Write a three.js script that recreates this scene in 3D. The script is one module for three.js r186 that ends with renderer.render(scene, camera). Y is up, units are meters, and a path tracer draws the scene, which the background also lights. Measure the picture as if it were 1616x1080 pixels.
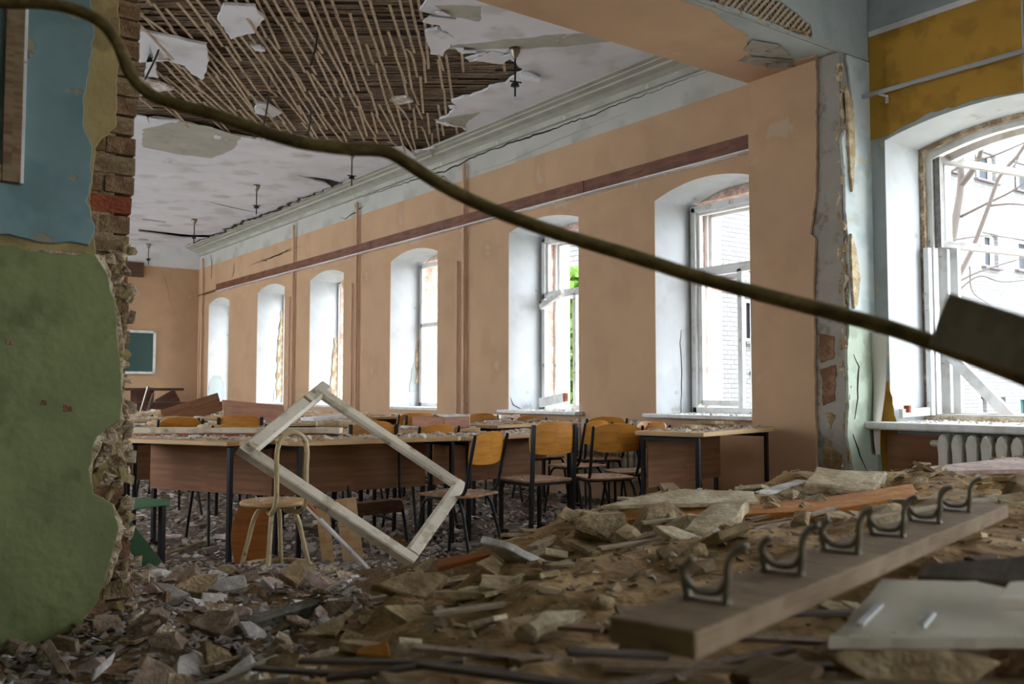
import * as THREE from 'three';
import { RoundedBoxGeometry } from 'three/addons/geometries/RoundedBoxGeometry.js';
import { ConvexGeometry } from 'three/addons/geometries/ConvexGeometry.js';
import { mergeGeometries, mergeVertices, toCreasedNormals } from 'three/addons/utils/BufferGeometryUtils.js';

// ---------- camera, sky, sun, exposure ----------
const scene = new THREE.Scene();
const renderer = new THREE.WebGLRenderer({ antialias: true });
renderer.toneMapping = THREE.LinearToneMapping;
renderer.toneMappingExposure = 1.43;
renderer.shadowMap.enabled = true;
const camera = new THREE.PerspectiveCamera(THREE.MathUtils.radToDeg(2 * Math.atan(540 / 1450)), 1616 / 1080, 0.05, 200);
camera.position.set(0, 1.04, 0);
{
  const yaw = Math.atan(1066 / 1450), pitch = Math.atan(79 / 1450);
  camera.lookAt(Math.sin(yaw) * Math.cos(pitch), 1.04 + Math.sin(pitch), -Math.cos(yaw) * Math.cos(pitch));
}
camera.focus = 6.2;
camera.userData.fStop = 4.0;
const SKY = 9;                      // bright overcast daylight; no sun reaches the windows
scene.background = new THREE.Color(0.9 * SKY, 0.96 * SKY, 1.03 * SKY);

// ---------- helpers ----------
function rng(seed) { let a = seed >>> 0; return () => { a = (a + 0x6d2b79f5) | 0; let t = Math.imul(a ^ (a >>> 15), 1 | a); t = (t + Math.imul(t ^ (t >>> 7), 61 | t)) ^ t; return ((t ^ (t >>> 14)) >>> 0) / 4294967296; }; }
const R = rng(20240611);
const rr = (a, b) => a + (b - a) * R();
const pick = (l) => l[Math.floor(R() * l.length) % l.length];
const lerp = (a, b, t) => a + (b - a) * t, clamp = (x, a, b) => Math.min(b, Math.max(a, x));
const sstep = (a, b, x) => { const t = clamp((x - a) / (b - a), 0, 1); return t * t * (3 - 2 * t); };
function hash(x, y, s) { let h = (x * 374761393 + y * 668265263 + s * 1442695041) | 0; h = Math.imul(h ^ (h >>> 13), 1274126177); return ((h ^ (h >>> 16)) >>> 0) / 4294967296; }
function vnoise(x, y, per, s) {
  const xi = Math.floor(x), yi = Math.floor(y), fx = x - xi, fy = y - yi, m = (v) => per ? ((v % per) + per) % per : v;
  const u = fx * fx * (3 - 2 * fx), v = fy * fy * (3 - 2 * fy);
  return lerp(lerp(hash(m(xi), m(yi), s), hash(m(xi + 1), m(yi), s), u), lerp(hash(m(xi), m(yi + 1), s), hash(m(xi + 1), m(yi + 1), s), u), v);
}
function fbm(x, y, oct = 4, per = 0, s = 1) { let a = 0, f = 1, w = 0.5, t = 0; for (let i = 0; i < oct; i++) { a += w * vnoise(x * f, y * f, per * f, s + i * 17); t += w; w *= 0.5; f *= 2; } return a / t; }

const counts = {};
function numbered(n) { const k = counts[n] = (counts[n] ?? -1) + 1; return k ? `${n}_${String(k).padStart(3, '0')}` : n; }
function shade(o) { o.castShadow = true; o.receiveShadow = true; return o; }
function mesh(name, geo, mat, parent) { const m = shade(new THREE.Mesh(Array.isArray(geo) ? merge(geo) : geo, mat)); m.name = parent ? name : numbered(name); (parent ?? scene).add(m); return m; }
function tag(o, label, category, group) { o.userData.label = label; o.userData.category = category; if (group) o.userData.group = group; return o; }
function thing(name, label, category, pos = [0, 0, 0], turn = 0, group) { const g = new THREE.Group(); g.name = numbered(name); g.position.set(...pos); g.rotation.y = turn; scene.add(g); return tag(g, label, category, group); }
function struct(name, geo, mat, parent) { const m = mesh(name, geo, mat, parent); if (!parent) m.userData.kind = 'structure'; return m; }
function stuff(o) { o.userData.kind = 'stuff'; return o; }
function copyOf(o, pos, turn, label, group) { const c = o.clone(); c.name = numbered(o.name.replace(/_\d{3}$/, '')); c.userData = { ...o.userData, label }; if (group) c.userData.group = group; if (pos) c.position.set(...pos); if (turn !== undefined) c.rotation.y = turn; scene.add(c); return c; }
// every geometry becomes non-indexed, with uv in metres laid out by its faces' directions
function boxUV(g) {
  if (g.index) g = g.toNonIndexed();
  if (!g.attributes.normal) g.computeVertexNormals();
  const p = g.attributes.position, n = p.count, uv = new Float32Array(n * 2), a = new THREE.Vector3(), b = new THREE.Vector3(), c = new THREE.Vector3();
  for (let i = 0; i < n; i += 3) {
    a.fromBufferAttribute(p, i); b.fromBufferAttribute(p, i + 1).sub(a); c.fromBufferAttribute(p, i + 2).sub(a); b.cross(c);
    const x = Math.abs(b.x), y = Math.abs(b.y), z = Math.abs(b.z);
    for (let j = i; j < i + 3; j++) {
      const X = p.getX(j), Y = p.getY(j), Z = p.getZ(j);
      uv[2 * j] = x >= y && x >= z ? Z : X; uv[2 * j + 1] = y > x && y >= z ? Z : Y;
    }
  }
  g.setAttribute('uv', new THREE.BufferAttribute(uv, 2));
  for (const k of Object.keys(g.attributes)) if (!['position', 'normal', 'uv', 'color'].includes(k)) g.deleteAttribute(k);
  g.clearGroups();
  return g;
}
function merge(list) { return list.length === 1 ? list[0] : mergeGeometries(list.map((g) => g.attributes.uv && !g.index ? g : boxUV(g))); }
function box(w, h, d, x = 0, y = 0, z = 0, r = 0.003) {
  const g = r > 0 ? new RoundedBoxGeometry(w, h, d, 1, Math.min(r, w / 2.1, h / 2.1, d / 2.1)) : new THREE.BoxGeometry(w, h, d);
  g.translate(x, y, z); return boxUV(g);
}
// a bar between two points, section w (across) by h (up)
function bar(p, q, w, h, r = 0.003, up = [0, 1, 0]) {
  const a = new THREE.Vector3(...p), b = new THREE.Vector3(...q), d = b.clone().sub(a), L = d.length(); d.normalize();
  let s = new THREE.Vector3(...up).cross(d); if (s.lengthSq() < 1e-6) s.set(1, 0, 0); s.normalize();
  const u = d.clone().cross(s), m = new THREE.Matrix4().makeBasis(s, u, d).setPosition(a.add(b).multiplyScalar(0.5));
  const g = box(w, h, L, 0, 0, 0, r); return g.applyMatrix4(m);
}
function tube(pts, r, seg = 24, rad = 8, closed = false) {
  const c = new THREE.CatmullRomCurve3(pts.map((p) => new THREE.Vector3(...p)), closed, 'centripetal');
  const list = [new THREE.TubeGeometry(c, seg, r, rad, closed)];
  if (!closed) for (const e of [pts[0], pts[pts.length - 1]]) { const s = new THREE.SphereGeometry(r, rad, 4); s.translate(...e); list.push(s); }
  return merge(list.map(boxUV));
}
function rod(p, q, r, rad = 8) { return tube([p, [(p[0] + q[0]) / 2, (p[1] + q[1]) / 2, (p[2] + q[2]) / 2], q], r, 2, rad); }
function lathe(profile, seg = 20, x = 0, y = 0, z = 0) { const g = new THREE.LatheGeometry(profile.map(([a, b]) => new THREE.Vector2(a, b)), seg); g.translate(x, y, z); return boxUV(g); }
function poly(pts) { const s = new THREE.Shape(); pts.forEach(([a, b], i) => i ? s.lineTo(a, b) : s.moveTo(a, b)); s.closePath(); return s; }
function ragged(pts, amp, step, seed = 1, closed = true) {       // broken edge: subdivides an outline and jogs it
  const out = [], n = pts.length;
  for (let i = 0; i < (closed ? n : n - 1); i++) {
    const [a, b] = pts[i], [c, d] = pts[(i + 1) % n], L = Math.hypot(c - a, d - b), k = Math.max(1, Math.round(L / step));
    for (let j = 0; j < k; j++) { const t = j / k, o = (fbm((a + (c - a) * t) * 9 + seed * 7.3, (b + (d - b) * t) * 9, 4, 0, seed) - 0.5) * 2 * amp, e = (hash(i, j, seed) - 0.5) * amp * 0.6; out.push([a + (c - a) * t - (d - b) / L * (o + e), b + (d - b) * t + (c - a) / L * (o + e)]); }
  }
  if (!closed) out.push(pts[n - 1]);
  return out;
}
function extr(shape, depth, bevel = 0) { const g = new THREE.ExtrudeGeometry(shape, { depth, bevelEnabled: bevel > 0, bevelThickness: bevel, bevelSize: bevel * 0.8, bevelOffset: -bevel * 0.8, bevelSegments: 1, curveSegments: 16 }); return g; }
const onX = (g, x) => boxUV(g.rotateY(Math.PI / 2).translate(x, 0, 0));       // shape drawn in (-z, y), thickness towards +x
const onZ = (g, z) => boxUV(g.translate(0, 0, z));                             // shape drawn in (x, y), thickness towards +z
const onY = (g, y) => boxUV(g.rotateX(-Math.PI / 2).translate(0, y, 0));       // shape drawn in (x, -z), thickness upwards
function hull(pts) { return boxUV(new ConvexGeometry(pts)); }
// a flat broken piece: outline in its own plane, thickness t, edges jogged and chipped
function plateGeo(outline, t, amp = 0.004, step = 0.03, seed = 1, bevel = 0.003) {
  const s = poly(amp > 0 ? ragged(outline, amp, step, seed) : outline), g = extr(s, Math.max(0.001, t - 2 * bevel), bevel); g.translate(0, 0, -t / 2 + bevel); return boxUV(g);
}
// a flat piece from its top corners in the world: [x, y, z] each
function plate3(name, corners, t, mat, label, category, o = {}) {
  const P = corners.map((c) => new THREE.Vector3(...c)), c = P.reduce((a, b) => a.add(b), new THREE.Vector3()).multiplyScalar(1 / P.length);
  const n = new THREE.Vector3(); for (let i = 0; i < P.length; i++) { const a = P[i].clone().sub(c), b = P[(i + 1) % P.length].clone().sub(c); n.add(a.cross(b)); } n.normalize(); if (n.y < 0) n.negate();
  const u = P[1].clone().sub(P[0]); u.addScaledVector(n, -u.dot(n)).normalize(); const v = n.clone().cross(u);
  const out = P.map((p) => { const d = p.clone().sub(c); return [d.dot(u), d.dot(v)]; });
  if (THREE.ShapeUtils.area(out.map(([a, b]) => new THREE.Vector2(a, b))) < 0) out.reverse();
  const m = mesh(name, plateGeo(out, t, o.amp ?? 0.006, o.step ?? 0.03, o.seed ?? Math.floor(R() * 999), o.bevel ?? 0.003), mat);
  m.quaternion.setFromRotationMatrix(new THREE.Matrix4().makeBasis(u, v, n)); m.position.copy(c).addScaledVector(n, -t / 2);
  return label ? tag(m, label, category, o.group) : m;
}

// ---------- materials ----------
function dataTex(n, f, srgb) {
  const d = new Uint8Array(n * n * 4);
  for (let y = 0; y < n; y++) for (let x = 0; x < n; x++) { const c = f(x / n, y / n), i = (y * n + x) * 4; d[i] = clamp(c[0], 0, 1) * 255; d[i + 1] = clamp(c[1], 0, 1) * 255; d[i + 2] = clamp(c[2], 0, 1) * 255; d[i + 3] = 255; }
  const t = new THREE.DataTexture(d, n, n); t.wrapS = t.wrapT = THREE.RepeatWrapping; t.magFilter = THREE.LinearFilter; t.minFilter = THREE.LinearMipmapLinearFilter; t.generateMipmaps = true;
  if (srgb) t.colorSpace = THREE.SRGBColorSpace; t.needsUpdate = true; return t;
}
const hex = (h) => [(h >> 16 & 255) / 255, (h >> 8 & 255) / 255, (h & 255) / 255];
const mixc = (a, b, t) => [lerp(a[0], b[0], t), lerp(a[1], b[1], t), lerp(a[2], b[2], t)];
const scl = (c, k) => [c[0] * k, c[1] * k, c[2] * k];
const RELIEF = new Map();          // alike surfaces share one relief
function surf(f, o = {}) {          // f(u, v) -> [r, g, b, height]; the tile covers o.size metres
  const n = o.n ?? 256, size = o.size ?? 1;
  const map = dataTex(n, f, true), key = o.relief ? o.relief + n : '', bump = key && RELIEF.get(key)?.clone() || dataTex(n, (u, v) => { const h = f(u, v)[3] ?? 0.5; return [h, h, h]; });
  if (key && !RELIEF.has(key)) RELIEF.set(key, bump);
  map.repeat.set(1 / size, 1 / size); bump.repeat.set(1 / size, 1 / size);
  return new THREE.MeshStandardMaterial({ map, bumpMap: bump, bumpScale: o.bump ?? 0.004, roughness: o.rough ?? 0.9, metalness: o.metal ?? 0, side: o.side ?? THREE.FrontSide });
}
const plain = (h, rough = 0.8, o = {}) => new THREE.MeshStandardMaterial({ color: h, roughness: rough, ...o });
function paint(base, o = {}) {      // old wall paint: soft mottling, scuffs and small chips
  const a = hex(base), chip = hex(o.chip ?? 0xc9b79a), dirt = hex(o.dirt ?? 0x5b4a38), s = o.seed ?? 1, k = o.chips ?? 0.5, m = o.mottle ?? 0.14;
  return surf((u, v) => {
    const n1 = fbm(u * 4, v * 4, 5, 4, s), n2 = fbm(u * 16, v * 16, 4, 16, s + 40), n3 = fbm(u * 9, v * 9, 4, 9, s + 80);
    let c = scl(a, 1 - m / 2 + m * n1 + 0.05 * (n2 - 0.5));
    c = mixc(c, dirt, (o.dirty ?? 0.25) * sstep(0.52, 0.75, n3));
    const ch = sstep(0.735 - k * 0.05, 0.76 - k * 0.05, n2 * 0.6 + n3 * 0.4);
    c = mixc(c, chip, ch * 0.75);
    return [...c, 0.5 + 0.35 * (n2 - 0.5) + 0.4 * (n1 - 0.5) - 0.25 * ch];
  }, { n: o.n ?? 384, size: o.size ?? 2, bump: o.bump ?? 0.006, rough: o.rough ?? 0.75 });
}
function wood(base, dark, o = {}) {  // grain runs along u by default
  const a = hex(base), b = hex(dark), s = o.seed ?? 3;
  return surf((u, v) => {
    if (o.alongV) [u, v] = [v, u];
    const w = fbm(u * 3, v * 6, 3, 3, s), g = fbm(u * 4 + w, v * 48, 3, 0, s + 9), f = fbm(u * 12, v * 12, 4, 12, s + 21);
    let c = mixc(a, b, sstep(0.3, 0.8, g) * 0.75); c = mixc(c, hex(o.dirt ?? 0x6b5d4a), (o.dirty ?? 0.2) * sstep(0.45, 0.75, f));
    return [...c, 0.5 + 0.4 * (0.5 - g)];
  }, { n: 256, relief: 'wood' + s % 3, size: o.size ?? 0.8, bump: o.bump ?? 0.0015, rough: o.rough ?? 0.7 });
}
function rubbleMat(base, light, o = {}) {
  const a = hex(base), b = hex(light), s = o.seed ?? 5;
  return surf((u, v) => { const n = fbm(u * 6, v * 6, 5, 6, s), f = fbm(u * 28, v * 28, 3, 28, s + 3); let c = mixc(a, b, sstep(0.3, 0.75, n)); c = scl(c, 0.86 + 0.28 * f); return [...c, 0.5 * n + 0.5 * f]; }, { n: 256, relief: 'rubble' + s % 3, size: o.size ?? 0.5, bump: o.bump ?? 0.006, rough: 0.95 });
}
const M = {
  peach: paint(0xbb9a78, { seed: 2, chips: 0.1, dirt: 0x9a7658, dirty: 0.18, chip: 0xb9a58e, mottle: 0.1, size: 3, bump: 0.004 }),
  blue: paint(0x7a9496, { seed: 4, chips: 1.0, chip: 0x9c8a68, dirt: 0x5f7a7c, dirty: 0.5, mottle: 0.25, size: 1.6 }),
  paleBlue: paint(0xa9b2b1, { seed: 6, chips: 0.8, chip: 0xbfae90, dirt: 0x85938c, dirty: 0.35, size: 1.5 }),
  green: paint(0x7a8252, { seed: 8, chips: -3, chip: 0x4a4a2a, dirt: 0x5c6638, dirty: 0.6, mottle: 0.28, size: 1.3, bump: 0.018 }),
  jambBlue: paint(0xc9d3d2, { seed: 7, chips: 0.8, chip: 0xcbbda0, dirt: 0x9fb2b4, dirty: 0.5, size: 1.2 }),
  paleGreen: paint(0xb4c2ae, { seed: 9, chips: 0.8, chip: 0xb9b2a0, dirt: 0x7d8a72, dirty: 0.4, size: 1.2 }),
  yellow: paint(0xb58a30, { seed: 10, chips: 0.2, chip: 0x8f7a4a, dirt: 0x8a6420, dirty: 0.5, size: 1.3, bump: 0.006, rough: 0.85 }),
  white: paint(0xdcdcda, { seed: 12, chips: 0.1, chip: 0xb9b4aa, dirt: 0xb3b3ad, dirty: 0.25, mottle: 0.08, size: 2 }),
  reveal: paint(0xc3c8cb, { seed: 13, chips: 0.1, chip: 0xa9a8a0, dirt: 0xa5abad, dirty: 0.3, mottle: 0.1, size: 2 }),
  backlitGreySash: wood(0x8d8c8a, 0x757370, { seed: 54, size: 0.6 }),  // white sash bars coloured grey to imitate their backlit shade
  bandGrey: paint(0xb6b7ae, { seed: 15, chips: 0.2, chip: 0x9c9a90, dirt: 0x96978c, dirty: 0.45, mottle: 0.12, size: 2.5 }),
  ceiling: paint(0xdadde3, { seed: 14, chips: 0.2, chip: 0xaeb0ab, dirt: 0xa8aaa6, dirty: 0.4, mottle: 0.1, size: 3 }),
  greyPlaster: paint(0x9b968c, { seed: 16, chips: 0.9, chip: 0x6e5a48, dirt: 0x6b6458, dirty: 0.6, size: 0.8, bump: 0.02, rough: 0.95 }),
  greenGrey: paint(0xabaca0, { seed: 17, chips: 0.3, chip: 0xc4c4c0, dirt: 0x8f9186, dirty: 0.4, size: 1.2 }),
  cream: paint(0xb09a68, { seed: 18, chips: 0.6, chip: 0x8a7450, dirt: 0x7d6c46, dirty: 0.5, size: 0.8, bump: 0.012, rough: 0.95 }),
  lime: rubbleMat(0x9c8468, 0xd8c8ac, { seed: 19, size: 0.3, bump: 0.02 }),
  mortar: rubbleMat(0x857050, 0xa8926e, { seed: 20, size: 0.4, bump: 0.02 }),
  brick: [rubbleMat(0x75593f, 0x8f7558, { seed: 21, size: 0.25, bump: 0.01 }), rubbleMat(0x7d6648, 0x9a8464, { seed: 22, size: 0.25, bump: 0.01 }), rubbleMat(0x8a452a, 0xa05a38, { seed: 23, size: 0.25, bump: 0.01 }), rubbleMat(0x6e5038, 0x8c6c50, { seed: 24, size: 0.25, bump: 0.01 })],
  lath: wood(0xbba98f, 0x97856e, { seed: 25, size: 0.5, dirty: 0.3 }),
  lathDark: wood(0x94806a, 0x64523f, { seed: 26, size: 0.5, dirty: 0.3, dirt: 0x352818 }),
  boarding: wood(0x4a3a2c, 0x2e2219, { seed: 27, size: 1 }),
  pelmet: wood(0x74452c, 0x4d2b1a, { seed: 28, size: 1, rough: 0.5, dirty: 0.3, dirt: 0x7d6048 }),
  sash: paint(0xd9d1bd, { seed: 29, chips: 0.8, chip: 0x8f8062, dirt: 0xa39878, dirty: 0.6, size: 0.7, bump: 0.003, rough: 0.55 }),
  frameWhite: paint(0xdfe1e0, { seed: 30, chips: 0.5, chip: 0x9a8e78, dirt: 0xb8b6ac, dirty: 0.4, size: 0.8, bump: 0.002, rough: 0.5 }),
  top: wood(0xcfae7c, 0xb8935e, { seed: 31, size: 1, dirty: 0.25, dirt: 0xb5a58c, rough: 0.5 }),
  panel: wood(0x8a5f40, 0x724c32, { seed: 32, size: 1, rough: 0.8, dirty: 0.15 }),
  panelPink: wood(0xb0836a, 0x9c705a, { seed: 33, size: 1, rough: 0.75, dirty: 0.15 }),
  ply: wood(0xcf8e36, 0xb57424, { seed: 34, size: 0.6, rough: 0.35, dirty: 0.12 }),
  plyDark: wood(0xa5622a, 0x8a4c1e, { seed: 35, size: 0.6, rough: 0.4, dirty: 0.15 }),
  seat: wood(0x9c7452, 0x7d583c, { seed: 36, size: 0.6, rough: 0.7, dirty: 0.8, dirt: 0xa3937c }),
  black: plain(0x17191c, 0.45, { metalness: 0.3 }),
  creamTube: paint(0xcbb88c, { seed: 37, chips: 0.9, chip: 0x6d5a3c, dirt: 0x9c8a60, dirty: 0.5, size: 0.3, bump: 0.001, rough: 0.45 }),
  brown: wood(0x5b3a28, 0x3d2518, { seed: 38, size: 0.9, rough: 0.5 }),
  dustyWood: wood(0x8a826c, 0x736b58, { seed: 55, size: 0.6, dirty: 0.5 }),
  darkWood: wood(0x55483a, 0x362b20, { seed: 39, size: 0.6, dirty: 0.5 }),
  oldWood: wood(0x8c7458, 0x6a5238, { seed: 40, size: 0.6, dirty: 0.5, dirt: 0x9c8a6c, rough: 0.85 }),
  cable: rubbleMat(0x5d4e2a, 0x7a683c, { seed: 41, size: 0.15, bump: 0.001 }),
  metal: plain(0x8d8778, 0.4, { metalness: 0.85 }),
  alu: plain(0xa9acad, 0.4, { metalness: 0.7 }),
  radiator: paint(0xcfcdc2, { seed: 42, chips: 0.5, chip: 0x8a6a4a, dirt: 0x9c9684, dirty: 0.5, size: 0.5, bump: 0.001, rough: 0.5 }),
  pipe: paint(0xc8a284, { seed: 43, chips: 0.1, chip: 0xb9a58e, dirt: 0x9a7a60, dirty: 0.2, size: 1, rough: 0.5 }),
  dirt: rubbleMat(0x917650, 0xbb9f74, { seed: 44, size: 0.7, bump: 0.02 }),
  floor: rubbleMat(0x57493c, 0x857668, { seed: 45, size: 0.8, bump: 0.02 }),
  tan: rubbleMat(0x9c8560, 0xc0aa84, { seed: 46, size: 0.35, bump: 0.01 }),
  tanPale: rubbleMat(0xb29f7c, 0xd4c6a8, { seed: 47, size: 0.35, bump: 0.008 }),
  grit: rubbleMat(0x8f7a66, 0xb8a490, { seed: 48, size: 0.3, bump: 0.01 }),
  chalk: rubbleMat(0xc0b8b0, 0xe6e2dc, { seed: 49, size: 0.4, bump: 0.005 }),
  pinkish: rubbleMat(0xb09a90, 0xccb8ac, { seed: 50, size: 0.4, bump: 0.006 }),
  orange: rubbleMat(0xb5742e, 0xcf8e44, { seed: 51, size: 0.5, bump: 0.003 }),
  board: plain(0x35534f, 0.18),
  concrete: rubbleMat(0x5a564e, 0x827d72, { seed: 52, size: 0.4, bump: 0.012 }),
  gap: plain(0x2a2119, 1),
  redBrick: rubbleMat(0xc49c8c, 0xe0cfc4, { seed: 53, size: 0.5, bump: 0.01 }),
};

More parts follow.
